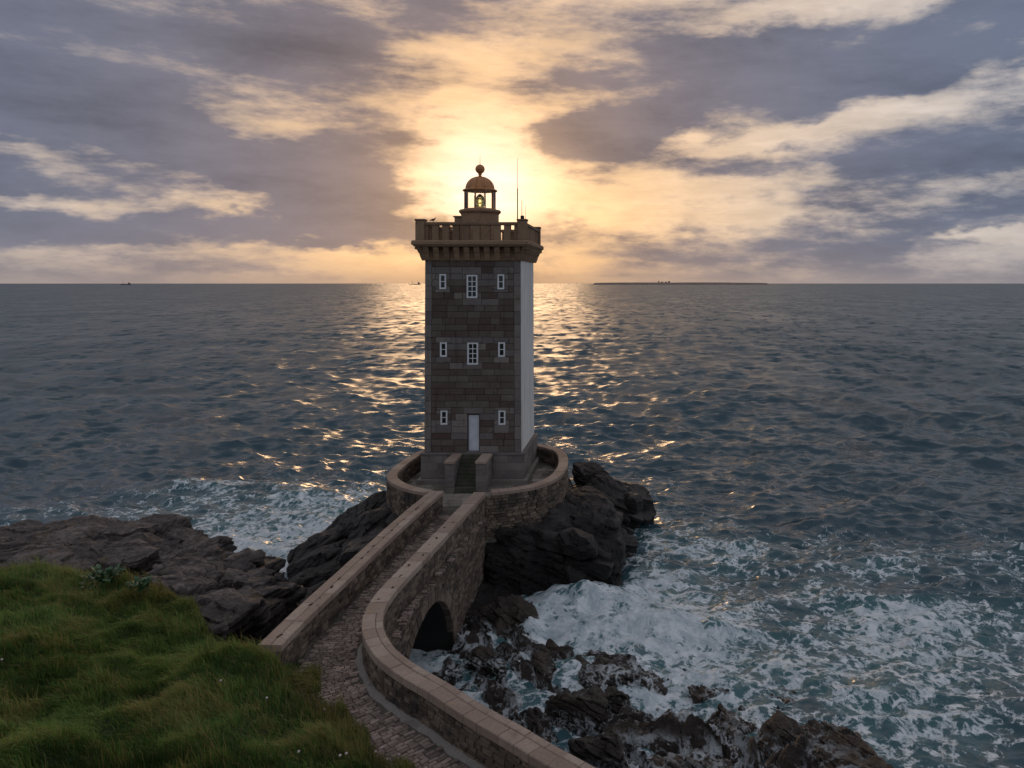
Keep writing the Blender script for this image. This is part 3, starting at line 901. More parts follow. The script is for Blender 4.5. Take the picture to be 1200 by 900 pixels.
NC = 30
CH = (Z1 - Z0) / NC
def ashlar_block(x0, x1, z0, z1, proud=0.0, mat='ashlar', name='stone_block', y_back=None):
    g = 0.009
    yb = TY0 + FD - 0.002 if y_back is None else y_back
    yf = TY0 - proud
    bv = 0.014
    vs = []
    for (xx0, xx1, zz0, zz1, y) in ((x0 + g, x1 - g, z0 + g, z1 - g, yb), (x0 + g, x1 - g, z0 + g, z1 - g, yf + bv), (x0 + g + bv, x1 - g - bv, z0 + g + bv, z1 - g - bv, yf)):
        for (x, z) in ((xx0, zz0), (xx1, zz0), (xx1, zz1), (xx0, zz1)):
            vs.append((taper(x, z), y, z))
    fs = [(8, 9, 10, 11)]
    for k in (0, 4):
        for i in range(4):
            j = (i + 1) % 4
            fs.append((k + i, k + j, k + 4 + j, k + 4 + i))
    return MB().add(vs, fs).build(name, M[mat], LH)

rb = random.Random(4)
def snapped(o):
    k0 = math.floor((o[2] - Z0) / CH + 1e-6); k1 = math.ceil((o[3] - Z0) / CH - 1e-6)
    return max(0, k0), k1
# lintels and sills: the stones between an opening and its course lines
for o in OPEN:
    k0, k1 = snapped(o)
    zt, zb = Z0 + k1 * CH, Z0 + k0 * CH
    ov = 0.26
    if zt - o[3] < 0.12: k1 += 1; zt += CH
    if o[4] != 'd' and o[2] - zb < 0.12: k0 -= 1; zb -= CH
    ashlar_block(o[0] - ov, o[1] + ov, o[3], zt, 0.012, 'dressed', 'lintel')
    if o[4] != 'd':
        ashlar_block(o[0] - ov, o[1] + ov, zb, o[2], 0.012, 'dressed', 'sill')
LINT = []
for o in OPEN:
    k0, k1 = snapped(o)
    if Z0 + k1 * CH - o[3] < 0.12: k1 += 1
    if o[4] != 'd' and o[2] - (Z0 + k0 * CH) < 0.12: k0 -= 1
    LINT.append((o, k0, k1))
QW = 0.44
for c in range(NC):
    z0, z1 = Z0 + c * CH, Z0 + (c + 1) * CH
    # quoins
    # forbidden spans
    spans = []
    for (o, k0, k1) in LINT:
        if k0 <= c < k1:
            zmid = (z0 + z1) / 2
            full = o[2] <= z0 + 0.02 and o[3] >= z1 - 0.02
            wide = (not full)
            spans.append((o[0] - (0.26 if wide else 0.0), o[1] + (0.26 if wide else 0.0), o, full))
    spans.sort(key=lambda s: s[0])
    edges = [TX0 + QW] + [e for s in spans for e in (s[0], s[1])] + [TX1 - QW]
    for i in range(0, len(edges), 2):
        a, b = edges[i], edges[i + 1]
        if b - a < 0.05: continue
        L = b - a
        n = max(1, round(L / rb.uniform(0.75, 1.25)))
        cuts = [a + L * (k + (rb.uniform(-0.22, 0.22) if 0 < k < n else 0)) / n for k in range(n + 1)]
        for k in range(n):
            near_jamb = any(abs(cuts[k] - s[1]) < 0.01 or abs(cuts[k + 1] - s[0]) < 0.01 for s in spans)
            ashlar_block(cuts[k], cuts[k + 1], z0, z1, rb.uniform(-0.012, 0.014), 'dressed' if (near_jamb and rb.random() < 0.6) else 'ashlar')
    # partial courses beside an opening (the opening covers only part of this course): fill jamb stones level with the opening
    for (s0, s1, o, full) in spans:
        if full: continue
        za, zb = max(z0, o[2]), min(z1, o[3])
        if zb - za > 0.03:
            ashlar_block(s0, o[0], za, zb, 0.006, 'dressed', 'jamb_stone')
            ashlar_block(o[1], s1, za, zb, 0.006, 'dressed', 'jamb_stone')
k = 0
zq = Z0
while zq < Z1 - 0.05:
    hq = min(CH * 2, Z1 - zq)
    for (xa, xb) in ((TX0 + 0.002, TX0 + QW), (TX1 - QW, TX1 - 0.002)):
        ashlar_block(xa, xb, zq, zq + hq, 0.008 + rb.uniform(-0.006, 0.006), 'dressed', 'quoin')
    zq += hq

# windows: white frame with glazing bars, dark panes
def window(o, cols, rows):
    x0, x1, z0, z1 = o[:4]
    yf, yb = TY0 + 0.02, TY0 + 0.12
    fw = 0.095; bar = 0.045
    mb = MB()
    g = 0.002
    X0, X1, ZB, ZT = taper(x0, z0) + g, taper(x1, z0) - g, z0 + g, z1 - g
    mb.box(X0, X0 + fw, yf, yb, ZB, ZT); mb.box(X1 - fw, X1, yf, yb, ZB, ZT)
    mb.box(X0 + fw, X1 - fw, yf + .003, yb, ZB, ZB + fw); mb.box(X0 + fw, X1 - fw, yf + .003, yb, ZT - fw, ZT)
    iw, ih = X1 - X0 - 2 * fw, ZT - ZB - 2 * fw
    for c in range(1, cols):
        cx = X0 + fw + iw * c / cols
        mb.box(cx - bar / 2, cx + bar / 2, yf + 0.012, yb - 0.02, ZB + fw, ZT - fw)
    for r in range(1, rows):
        cz = ZB + fw + ih * r / rows
        mb.box(X0 + fw, X1 - fw, yf + 0.016, yb - 0.022, cz - bar / 2, cz + bar / 2)
    fr = mb.build('window', M['white_paint'], LH)
    for c in range(cols):
        for r in range(rows):
            ax = X0 + fw + iw * c / cols; az_ = ZB + fw + ih * r / rows
            MB().box(ax + 0.012, ax + iw / cols - 0.012, yf + 0.05, yf + 0.056, az_ + 0.012, az_ + ih / rows - 0.012).build('pane', M['pane'], fr)
    return fr
for o in OPEN:
    if o[4] == 's': window(o, 1, 2)
    elif o[4] == 'l': window(o, 2, 4)
# dark reveal behind the windows and door
# door
dx0, dx1, dz0, dz1 = DOOR
jm = MB(); jm.box(dx0 + .003, dx0 + .05, TY0 + 0.14, TY0 + 0.24, dz0, dz1 - 0.003); jm.box(dx1 - .05, dx1 - .003, TY0 + 0.14, TY0 + 0.24, dz0, dz1 - 0.003); jm.box(dx0 + .05, dx1 - .05, TY0 + 0.145, TY0 + 0.24, dz1 - 0.09, dz1 - .003)
jm.build('door_frame', M['dark_metal'], LH)
dl = MB()
lx0, lx1, lz0, lz1 = dx0 + 0.05, dx1 - 0.05, dz0 + 0.012, dz1 - 0.10
dl.box(lx0, lx1, TY0 + 0.17, TY0 + 0.215, lz0, lz1)
door = dl.build('door', M['door_paint'], LH)
for (za, zb) in ((lz0 + 0.10, lz0 + 0.52), (lz0 + 0.64, lz0 + 1.22), (lz0 + 1.34, lz1 - 0.10)):
    MB().box(lx0 + 0.09, lx1 - 0.09, TY0 + 0.155, TY0 + 0.172, za, zb, 0.008).build('door_panel', M['door_paint'], door)
MB().tube((lx1 - 0.06, TY0 + 0.17, lz0 + 1.0), (lx1 - 0.06, TY0 + 0.12, lz0 + 1.0), 0.016).build('door_handle', M['dark_metal'], door)
MB().box(dx0 - 0.03, dx1 + 0.03, TY0 - 0.06, TY0 + 0.29, Z0 - 0.02, dz0 - 0.003).build('door_sill', M['dressed'], LH)

# plinth with slabs, base course and side door
PX0, PX1, PY0, PY1 = -13.38, -6.93, 47.78, 54.15
mb = MB(); mb.box(PX0 + .01, PX1 - .01, PY0 + .01, PY1, ROAD_Z - 0.3, Z0 - 0.13)
mb.build('plinth', M['joint'], LH)
MB().box(PX0 - 0.06, PX1 + 0.06, PY0 - 0.06, PY1 + 0.06, Z0 - 0.13, Z0 - 0.004, 0.02).build('plinth_cap', M['dressed'], LH)
MB().box(PX0 - 0.20, PX1 + 0.20, PY0 - 0.28, PY1 + 0.2, ROAD_Z - 0.2, ROAD_Z + 0.34, 0.03).build('base_course', M['dressed'], LH)
pr = random.Random(12)
for c in range(3):
    za = ROAD_Z + 0.345 + c * 0.487; zb = za + 0.487
    for (a, b) in ((PX0, -11.36), (-8.92, PX1)):
        n = 2
        cut = [a, a + (b - a) * (0.5 + pr.uniform(-.15, .15)), b]
        for k in range(n):
            MB().box(cut[k] + .006, cut[k + 1] - .006, PY0 - pr.uniform(0.0, .012), PY0 + 0.2, za + .006, zb - .006, 0.012).build('plinth_block', M['dressed'], LH)
    for k, (a, b) in enumerate(((PY0 + .21, 49.4), (49.4, 50.9), (52.2, PY1))):
        MB().box(PX1 - 0.2, PX1 + pr.uniform(0.0, .012), a + .006, b - .006, za + .006, zb - .006, 0.012).build('plinth_block', M['dressed'], LH)
for (a, b, za, zb) in ((50.9, 52.2, ROAD_Z + 1.62, Z0 - 0.14),):
    MB().box(PX1 - .2, PX1 + .006, a + .006, b - .006, za, zb, 0.012).build('plinth_block', M['dressed'], LH)
sd = MB().box(PX1 - 0.09, PX1 - 0.05, 51.1, 52.0, ROAD_Z + 0.36, ROAD_Z + 1.6, 0.0).build('side_door', M['dark_metal'], LH)
MB().tube((PX1 - 0.06, 51.25, ROAD_Z + 0.95), (PX1 - 0.01, 51.25, ROAD_Z + 0.95), 0.02).build('side_door_handle', M['rust'], sd)

# stairs between two cheek walls
for (xa, xb) in ((-11.36, -10.80), (-9.52, -8.92)):
    MB().box(xa + .02, xb - .02, 45.72, PY0 - .07, ROAD_Z - 0.2, Z0 - 0.19).build('stair_wall', M['joint'], LH)
    MB().box(xa - 0.03, xb + 0.03, 45.62, PY0 - .064, Z0 - 0.19, Z0 - 0.012, 0.025).build('stair_wall_coping', M['coping'], LH)
    n = 5
    for c in range(n):
        za = ROAD_Z - 0.05 + c * 0.36; zb = za + 0.36
        zb = min(zb, Z0 - 0.192)
        off = 0.5 * (c % 2)
        ya = 45.68
        for (a, b) in ((45.68, 46.35 + off * .4), (46.35 + off * .4, 47.1 + off * .2), (47.1 + off * .2, PY0 - .066)):
            MB().box(xa, xb, a + .005, b - .005, za + .005, zb - .005, 0.014).build('stair_wall_block', M['dressed'], LH)
NS = 11
for k in range(NS):
    z1s = Z0 - 0.03 - k * (Z0 - 0.03 - ROAD_Z) / NS
    y1 = PY0 - 0.07 - k * 0.198
    MB().box(-10.79, -9.53, y1 - 0.1965, y1, ROAD_Z - 0.3, z1s, 0.012).build('step', M['mossy_step'], LH)

# corbelled gallery
CZ0, CZ1 = 18.42, 19.27
GXa, GXb, GYa, GYb = -13.82, -6.56, 47.22, 54.75
band = MB().box(TX0 - .02 + .05, TX1 + .02 - .05, TY0 - .045, TY1 + .04, Z1 + .003, CZ1 + .002)
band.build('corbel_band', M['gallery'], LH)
def corbel(cx, cy, dxn, dyn, w=0.33, proj=0.47):
    """stepped quarter-round bracket; (dxn, dyn) points away from the wall"""
    prof = [(0.0, 0.0), (0.10, 0.0), (0.16, 0.12), (0.22, 0.24), (0.28, 0.42), (0.38, 0.54), (0.43, 0.66), (proj, 0.70), (proj, 0.845), (0.0, 0.845)]
    n = len(prof)
    vs = []
    for sgn in (-1, 1):
        for (d, h) in prof:
            vs.append((cx + dxn * (d - 0.03) - dyn * sgn * w / 2, cy + dyn * (d - 0.03) + dxn * sgn * w / 2, CZ0 + 0.004 + h))
    fs = [tuple(range(n)), tuple(range(2 * n - 1, n - 1, -1))] + [(i, n + i, n + (i + 1) % n, (i + 1) % n) for i in range(n)]
    return MB().add(vs, fs).build('corbel', M['gallery'], LH)
bx0, bx1 = TX0 + .03, TX1 - .03
for i in range(10):
    cx = bx0 + 0.17 + (bx1 - bx0 - 0.34) * i / 9
    corbel(cx, TY0 - .045, 0, -1); corbel(cx, TY1 + .04, 0, 1)
for i in range(10):
    cy = TY0 + 0.13 + (TY1 - TY0 - 0.26) * i / 9
    corbel(bx0, cy, -1, 0); corbel(bx1, cy, 1, 0)
for (cx, cy, sx, sy) in ((bx0, TY0 - .04, -1, -1), (bx1, TY0 - .04, 1, -1), (bx0, TY1 + .03, -1, 1), (bx1, TY1 + .03, 1, 1)):
    s = math.sqrt(.5)
    corbel(cx, cy, sx * s, sy * s, 0.40, 0.60)
mb = MB()
pro = [(0.14, 19.275), (0.07, 19.36), (0.0, 19.40), (0.0, 19.58), (0.06, 19.655)]
vs = []
for (ins, z) in pro:
    vs += [(GXa + ins, GYa + ins, z), (GXb - ins, GYa + ins, z), (GXb - ins, GYb - ins, z), (GXa + ins, GYb - ins, z)]
fs = [(3, 2, 1, 0), (16, 17, 18, 19)]
for k in range(4):
    for i in range(4):
        j = (i + 1) % 4
        fs.append((k * 4 + i, k * 4 + j, k * 4 + 4 + j, k * 4 + 4 + i))
mb.add(vs, fs).build('gallery_cornice', M['gallery'], LH)

BXa, BXb, BYa, BYb = -13.62, -6.74, 47.38, 54.58
BZ0, BZ1 = 19.66, 20.60
for (cx, cy) in ((BXa + .29, BYa + .29), (BXb - .29, BYa + .29), (BXa + .29, BYb - .29), (BXb - .29, BYb - .29)):
    MB().box(cx - .28, cx + .28, cy - .28, cy + .28, BZ0, 20.86, 0.02).build('corner_post', M['gallery'], LH)
    MB().box(cx - .325, cx + .325, cy - .325, cy + .325, 20.862, 20.98, 0.03).build('post_cap', M['gallery'], LH)
def rail(x0, x1, y0, y1):
    MB().box(x0, x1, y0, y1, BZ1 + .002, 20.79, 0.025).build('top_rail', M['gallery'], LH)
    return
rail(BXa + .575, BXb - .575, BYa + .06, BYa + .50); rail(BXa + .575, BXb - .575, BYb - .50, BYb - .06)
rail(BXa + .06, BXa + .50, BYa + .575, BYb - .575); rail(BXb - .50, BXb - .06, BYa + .575, BYb - .575)
def baluster(cx, cy, w, d):
    mb = MB()
    mb.box(cx - w / 2, cx + w / 2, cy - d / 2, cy + d / 2, BZ0 + .002, BZ1, 0.012)
    mb.build('baluster', M['gallery'], LH)
slots = 9
span0, span1 = BXa + .575, BXb - .575
pitch = (span1 - span0) / slots
for i in range(slots + 1):
    cx = span0 + i * pitch
    a, b = max(span0, cx - pitch / 2 + .11), min(span1, cx + pitch / 2 - .11)
    baluster((a + b) / 2, BYa + .28, b - a, 0.30); baluster((a + b) / 2, BYb - .28, b - a, 0.30)
sy0, sy1 = BYa + .575, BYb - .575
pitch = (sy1 - sy0) / slots
for i in range(slots + 1):
    cy = sy0 + i * pitch
    a, b = max(sy0, cy - pitch / 2 + .11), min(sy1, cy + pitch / 2 - .11)
    baluster(BXa + .28, (a + b) / 2, 0.30, b - a); baluster(BXb - .28, (a + b) / 2, 0.30, b - a)

# lantern
LX, LY = -10.34, 51.0
MB().lathe(LX, LY, [(1.27, 19.66), (1.27, 19.95), (1.23, 20.0), (1.23, 21.55), (1.28, 21.60), (1.37, 21.70), (1.37, 21.80), (1.30, 21.85), (1.05, 21.87)], 40).build('lantern_drum', M['gallery'], LH, 35)
MB().box(-11.95, -11.30, 50.6, 51.5, 19.66, 21.35, 0.03).build('stair_hatch', M['gallery'], LH)
MB().box(-12.03, -11.24, 50.52, 51.58, 21.352, 21.45, 0.03).build('hatch_cap', M['gallery'], LH)
NP = 10
for i in range(NP):
    t = 2 * math.pi * (i + 0.37) / NP
    x, y = LX + 1.0 * math.cos(t), LY + 1.0 * math.sin(t)
    MB().tube((x, y, 21.86), (x, y, 23.13), 0.032, n=8).build('lantern_post', M['glare_metal'], LH)
    t2 = 2 * math.pi * (i + 1.37) / NP
    x2, y2 = LX + 1.0 * math.cos(t2), LY + 1.0 * math.sin(t2)
    d = Vector((x2 - x, y2 - y, 0)); d.normalize()
    a = Vector((x, y, 0)) + d * 0.036; b = Vector((x2, y2, 0)) - d * 0.036
    MB().add([(a.x, a.y, 21.93), (b.x, b.y, 21.93), (b.x, b.y, 23.09), (a.x, a.y, 23.09)], [(0, 1, 2, 3)]).build('lantern_pane', M['glass'], LH)
MB().lathe(LX, LY, [(1.06, 21.872), (1.06, 21.925), (0.96, 21.925), (0.96, 21.872)], 30).build('pane_sill', M['glare_metal'], LH, 30)
prof = [(1.00, 23.10), (1.13, 23.11), (1.14, 23.17), (1.05, 23.22), (0.93, 23.26)]
for k in range(1, 9):
    t = k / 8 * math.pi / 2
    prof.append((0.10 + 0.83 * math.cos(t), 23.26 + 0.80 * math.sin(t)))
prof += [(0.12, 24.10), (0.09, 24.20), (0.15, 24.24), (0.10, 24.29)]
dome = MB().lathe(LX, LY, prof, 36).build('dome', M['glare_metal'], LH, 40)
for i in range(10):      # standing seams of the dome
    t = 2 * math.pi * (i + .37) / 10
    vs = []
    for k in range(0, 9):
        a = k / 8 * math.pi / 2 * 0.97
        r = 0.10 + 0.83 * math.cos(a); z = 23.26 + 0.80 * math.sin(a)
        for (dr, dt) in ((0.0, -.012), (0.025, 0), (0.0, .012)):
            vs.append((LX + (r + dr * math.cos(a)) * math.cos(t) - dt * math.sin(t), LY + (r + dr * math.cos(a)) * math.sin(t) + dt * math.cos(t), z + dr * math.sin(a)))
    fs = []
    for k in range(8):
        for j in (0, 1):
            q = k * 3 + j
            fs.append((q, q + 1, q + 4, q + 3))
    MB().add(vs, fs).build('dome_rib', M['glare_metal'], dome)
pb = [(0.02, 24.27)]
for k in range(1, 16):
    t = -math.pi / 2 + math.pi * k / 16
    pb.append((0.31 * math.cos(t), 24.58 + 0.31 * math.sin(t)))
pb.append((0.03, 24.90))
ball = MB().lathe(LX, LY, pb, 24).build('vent_ball', M['glare_metal'], dome, 60)
MB().tube((LX, LY, 24.88), (LX, LY, 25.62), 0.018, 0.006, 6).build('lightning_rod', M['dark_metal'], LH)
# lens
pl = []
for k in range(13):
    t = k / 12
    z = 21.98 + 0.80 * t
    r = 0.36 * math.sin(math.pi * (0.12 + 0.76 * t)) ** 0.6 + (0.012 if k % 2 else -0.012)
    pl.append((r, z))
MB().lathe(LX, LY, pl, 20).build('lens', M['lens'], LH, 20)
MB().tube((LX, LY, 21.86), (LX, LY, 22.0), 0.22, 0.26, 14).build('lens_pedestal', M['brass'], LH)
MB().tube((LX, LY, 22.76), (LX, LY, 22.92), 0.22, 0.08, 14).build('lens_cap', M['brass'], LH)
for i in range(6):
    t = 2 * math.pi * (i + .2) / 6
    MB().tube((LX + .37 * math.cos(t), LY + .37 * math.sin(t), 21.97), (LX + .37 * math.cos(t), LY + .37 * math.sin(t), 22.80), 0.016, n=6).build('lens_frame', M['brass'], LH)

# antennas and a bird
an = empty('antenna', (-7.42, 48.2, 19.66), 'tall thin whip antenna behind the gallery rail right of the lantern', 'antenna', 'antennas on the gallery')
MB().tube((-7.42, 48.2, 19.67), (-7.42, 48.2, 22.95), 0.035, 0.032, 8).build('mast', M['antenna'], an)
MB().tube((-7.42, 48.2, 22.95), (-7.42, 48.2, 24.85), 0.016, 0.010, 6).build('whip', M['antenna'], an)
MB().box(-7.50, -7.34, 48.12, 48.28, 19.665, 19.75).build('foot', M['antenna'], an)
an = empty('antenna', (-7.06, 47.62, 20.98), 'short dark antenna on the front right corner post of the gallery', 'antenna', 'antennas on the gallery')
MB().tube((-7.06, 47.62, 20.985), (-7.06, 47.62, 22.15), 0.022, 0.016, 6).build('whip', M['antenna'], an)
MB().box(-7.14, -6.92, 47.55, 47.70, 20.984, 21.20, 0.02).build('housing', M['dark_metal'], an)
an = empty('antenna', (-6.95, 48.9, 20.79), 'hair thin rod antenna on the right hand gallery rail', 'antenna', 'antennas on the gallery')
MB().tube((-7.02, 48.9, 20.80), (-7.02, 48.9, 21.95), 0.014, 0.008, 6).build('whip', M['antenna'], an)
MB().box(-7.07, -6.97, 48.85, 48.95, 20.793, 20.84).build('foot', M['antenna'], an)

def bird():
    p = Vector((xpx(506.2) * BYa / TY0, BYa + .28, 20.79))
    root = empty('bird', p, 'small dark bird perched on the gallery rail left of the lantern', 'bird')
    bm = bmesh.new()
    rings = [(-0.20, 0.10, 0.010, 0.006), (-0.12, 0.115, 0.035, 0.02), (-0.04, 0.135, 0.065, 0.06), (0.04, 0.16, 0.07, 0.068), (0.10, 0.20, 0.055, 0.055), (0.125, 0.245, 0.038, 0.038), (0.15, 0.275, 0.036, 0.034), (0.178, 0.278, 0.020, 0.018), (0.19, 0.275, 0.004, 0.004)]
    prev = None
    for (x, z, rw, rh) in rings:
        ring = [bm.verts.new((p.x + x, p.y + rw * math.cos(t), p.z + z + rh * math.sin(t))) for t in [2 * math.pi * k / 10 for k in range(10)]]
        if prev:
            for k in range(10):
                bm.faces.new((prev[k], prev[(k + 1) % 10], ring[(k + 1) % 10], ring[k]))
        else:
            bm.faces.new(ring[::-1])
        prev = ring
    bm.faces.new(prev)
    me = bpy.data.meshes.new('body'); bm.to_mesh(me); bm.free()
    me.polygons.foreach_set('use_smooth', np.ones(len(me.polygons), dtype=bool))
    link('body', me, M['plumage'], root)
    MB().tube((p.x + .18, p.y, p.z + .277), (p.x + .225, p.y, p.z + .268), 0.010, 0.002, 6).build('beak', M['beak'], root)
    for s in (-1, 1):
        MB().tube((p.x + .02, p.y + s * .03, p.z + .002), (p.x + .01, p.y + s * .03, p.z + .11), 0.007, 0.008, 5).build('leg', M['beak'], root)
        MB().add([(p.x + .07, p.y + s * .070, p.z + .19), (p.x - .02, p.y + s * .078, p.z + .21), (p.x - .24, p.y + s * .03, p.z + .115), (p.x - .05, p.y + s * .074, p.z + .11)], [(0, 1, 2, 3)]).build('wing', M['plumage'], root)
bird()

# ------------------------------------------------------------------ stone walls
def unit_stones(n, seed, dome=0.0):
    """a few rough unit blocks: x along the wall, y out of the face, z up; size 1"""
    r = random.Random(seed); out = []
    for i in range(n):
        j = lambda a: r.uniform(-a, a)
        vs = []
        for (y, ins) in ((-0.5, 0.0), (0.30 + j(.05), 0.0), (0.5, 0.10)):
            for (x, z) in ((-.5, -.5), (.5, -.5), (.5, .5), (-.5, .5)):
                k = 1 - ins * 1.6
                a = 0.05 if y > -.4 else 0.0
                vs.append((x * k + j(a), y + (j(.08) if y > .4 else 0), z * k + j(a * 1.6)))
        fs = [(8, 9, 10, 11), (3, 2, 1, 0)]
        for k in (0, 4):
            for q in range(4):
                w = (q + 1) % 4
                fs.append((k + q, k + w, k + 4 + w, k + 4 + q))
        out.append((np.array(vs), fs))
    return out
STONES = unit_stones(7, 3)
def stone_meshes(prefix, mat):
    res = []
    for (vs, fs) in STONES:
        me = bpy.data.meshes.new(prefix)
        me.from_pydata([tuple(v) for v in vs], [], fs)
        # outward-facing normals
        bm = bmesh.new(); bm.from_mesh(me); bmesh.ops.recalc_face_normals(bm, faces=bm.faces); bm.to_mesh(me); bm.free()
        me.materials.append(mat)
        res.append(me)
    return res
WALL_ME = stone_meshes('wall_stone', M['rubble'])
COB_ME = stone_meshes('cobble', M['cobble'])

def lay_stones(parent, items, me_list, far_mat, name, far_name, limit=300, seed=1):
    """items: (x, y, z, ax, L, D, Hh, tilt) - the `limit` that show largest become objects of their own, the rest one mesh"""
    r = random.Random(seed)
    items = sorted(items, key=lambda t: (t[0] ** 2 + t[1] ** 2 + (t[2] - H) ** 2) / max(1e-6, t[4] * t[6]) * (1.0 if t[7] else 4.0))
    base = parent.location
    for (x, y, z, ax, L, D_, Hh, vis, up) in items[:limit]:
        o = bpy.data.objects.new(name, r.choice(me_list))
        COL.objects.link(o)
        o.parent = parent
        o.location = (x - base.x, y - base.y, z - base.z)
        o.rotation_euler = (R(90) if up else r.uniform(-.03, .03), r.uniform(-.025, .025) if not up else 0, ax)
        o.scale = (L, D_, Hh)
    rest = items[limit:]
    if rest:
        V, F, n = [], [], 0
        for (x, y, z, ax, L, D_, Hh, vis, up) in rest:
            vs, fs = STONES[r.randrange(len(STONES))]
            q = vs * np.array([L, D_, Hh])
            if up:
                q = np.stack([q[:, 0], -q[:, 2], q[:, 1]], 1)
            c, s = math.cos(ax), math.sin(ax)
            V.append(np.stack([q[:, 0] * c - q[:, 1] * s + x, q[:, 0] * s + q[:, 1] * c + y, q[:, 2] + z], 1))
            F += [tuple(a + n for a in f) for f in fs]
            n += len(vs)
        me = bpy.data.meshes.new(far_name)
        me.from_pydata(np.concatenate(V).tolist(), [], F)
        bm = bmesh.new(); bm.from_mesh(me); bmesh.ops.recalc_face_normals(bm, faces=bm.faces); bm.to_mesh(me); bm.free()
        o = link(far_name, me, far_mat, parent)
        o['kind'] = 'stuff'

def facing(path, s0, s1, off, side, zb, zt, seed, ch=(0.12, 0.20), ln=(0.24, 0.55), vis=True, skip=None, depth=0.16):
    """courses of rubble on one face of a wall; off = signed distance of the face from the path, side = +1 left / -1 right face"""
    r = random.Random(seed); out = []
    z = zb
    while z < zt - 0.05:
        h = min(r.uniform(*ch), zt - z)
        if zt - z - h < 0.06: h = zt - z
        s = s0 + r.uniform(-0.3, 0)
        while s < s1:
            L = r.uniform(*ln)
            sa, sb = max(s, s0), min(s + L, s1)
            if sb - sa > 0.08:
                sc = (sa + sb) / 2
                x, y, tx, ty = path.at(sc, off)
                if not (skip and skip(x, y, z + h / 2, sb - sa, h)):
                    ax = math.atan2(ty, tx) + (0 if side > 0 else math.pi)
                    jut = r.uniform(-0.012, 0.03)
                    nx, ny = -ty * side, tx * side
                    out.append((x - nx * (depth / 2 - jut), y - ny * (depth / 2 - jut), z + h / 2, ax, sb - sa - r.uniform(.012, .03), depth, h - r.uniform(.010, .026), vis, False))
            s += L
        z += h
    return out

def ribbon_solid(path, s0, s1, o0, o1, zb, zt, step=0.25, zfun=None):
    """a solid strip that follows the path between two offsets"""
    n = max(2, int((s1 - s0) / step) + 1)
    vs = []
    for s in np.linspace(s0, s1, n):
        b = zfun(s) if zfun else zb
        for (o, z) in ((o0, b), (o1, b), (o1, zt), (o0, zt)):
            x, y, _, _ = path.at(s, o)
            vs.append((x, y, z))
    fs = []
    for i in range(n - 1):
        for k in range(4):
            a = i * 4 + k; b_ = i * 4 + (k + 1) % 4
            fs.append((a, b_, b_ + 4, a + 4))
    fs += [(3, 2, 1, 0), ((n - 1) * 4, (n - 1) * 4 + 1, (n - 1) * 4 + 2, (n - 1) * 4 + 3)]
    return vs, fs

def fix_normals(o):
    bm = bmesh.new(); bm.from_mesh(o.data)
    bmesh.ops.recalc_face_normals(bm, faces=bm.faces)
    bm.to_mesh(o.data); bm.free()
    return o

def coping(parent, path, s0, s1, o0, o1, z0, z1, ln, seed, rows=None, jit=0.008):
    """dressed capping stones; rows = fractions across the width where a long joint runs"""
    r = random.Random(seed)
    rows = rows or [(0.0, 1.0)]
    for (f0, f1) in rows:
        a0, a1 = o0 + (o1 - o0) * f0, o0 + (o1 - o0) * f1
        s = s0
        while s < s1 - 0.05:
            L = r.uniform(*ln)
            if s1 - s - L < 0.3: L = s1 - s
            dz = r.uniform(-jit, jit); g = 0.010; bv = 0.022
            n = max(2, int(L / 0.22) + 1)
            vs = []
            for q in np.linspace(s + g, s + L - g, n):
                ins = 0.0
                for (o, z) in ((a0 + g * .6, z0), (a1 - g * .6, z0), (a1 - g * .6, z1 - bv + dz), (a1 - g * .6 - bv, z1 + dz), (a0 + g * .6 + bv, z1 + dz), (a0 + g * .6, z1 - bv + dz)):
                    x, y, _, _ = path.at(q, o)
                    vs.append((x, y, z))
            fs = []
            for i in range(n - 1):
                for k in range(6):
                    p, w = i * 6 + k, i * 6 + (k + 1) % 6
                    fs.append((p, w, w + 6, p + 6))
            fs += [tuple(range(5, -1, -1)), tuple(range((n - 1) * 6, n * 6))]
            o = MB().add(vs, fs).build('coping_stone', M['coping'], parent)
            fix_normals(o)
            s += L

def sat(path, ytarget):
    """arc length where the path passes y"""
    i = int(np.argmin(np.abs(path.p[:, 1] - ytarget)))
    return path.s[i]

# arch of the bridge, seen from the right
ARC_Y, ARC_Z, ARC_R = 32.45, -0.35, 3.65
def arch_z(y, extra=0.0):
    d = (ARC_R + extra) ** 2 - (y - ARC_Y) ** 2
    return ARC_Z + math.sqrt(d) if d > 0 else -9.0

# ---- bridge body
BR = empty('stone_bridge', (-10.2, 33, 0), 'rubble stone footbridge with a round arch leading to the lighthouse', 'bridge')
sa, sb = 0.0, sat(RIGHT, 26.8)
ys = np.concatenate([np.arange(42.0, ARC_Y + ARC_R, -0.4), np.linspace(ARC_Y + ARC_R - 1e-4, ARC_Y - ARC_R + 1e-4, 41), np.arange(ARC_Y - ARC_R - .2, 26.0, -0.4)])
def xr(y): return float(np.interp(-y, -RIGHT.p[:, 1][RIGHT.p[:, 1] > 26.3], RIGHT.p[:, 0][RIGHT.p[:, 1] > 26.3])) + 0.27
def xl(y): return float(np.interp(-y, -LEFT.p[:, 1], LEFT.p[:, 0])) - 0.28
vs, fs = [], []
for y in ys:
    zb = max(-1.5, arch_z(y)); zt = ROAD_Z - 0.06
    vs += [(xr(y), y, zb), (xr(y), y, zt), (xl(y), y, zt), (xl(y), y, zb)]
for i in range(len(ys) - 1):
    for k in range(4):
        a, b = i * 4 + k, i * 4 + (k + 1) % 4
        fs.append((a, b, b + 4, a + 4))
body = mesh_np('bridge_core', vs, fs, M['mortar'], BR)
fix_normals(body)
body.data.materials.append(M['dark_masonry'])
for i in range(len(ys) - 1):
    body.data.polygons[i * 4 + 3].material_index = 1
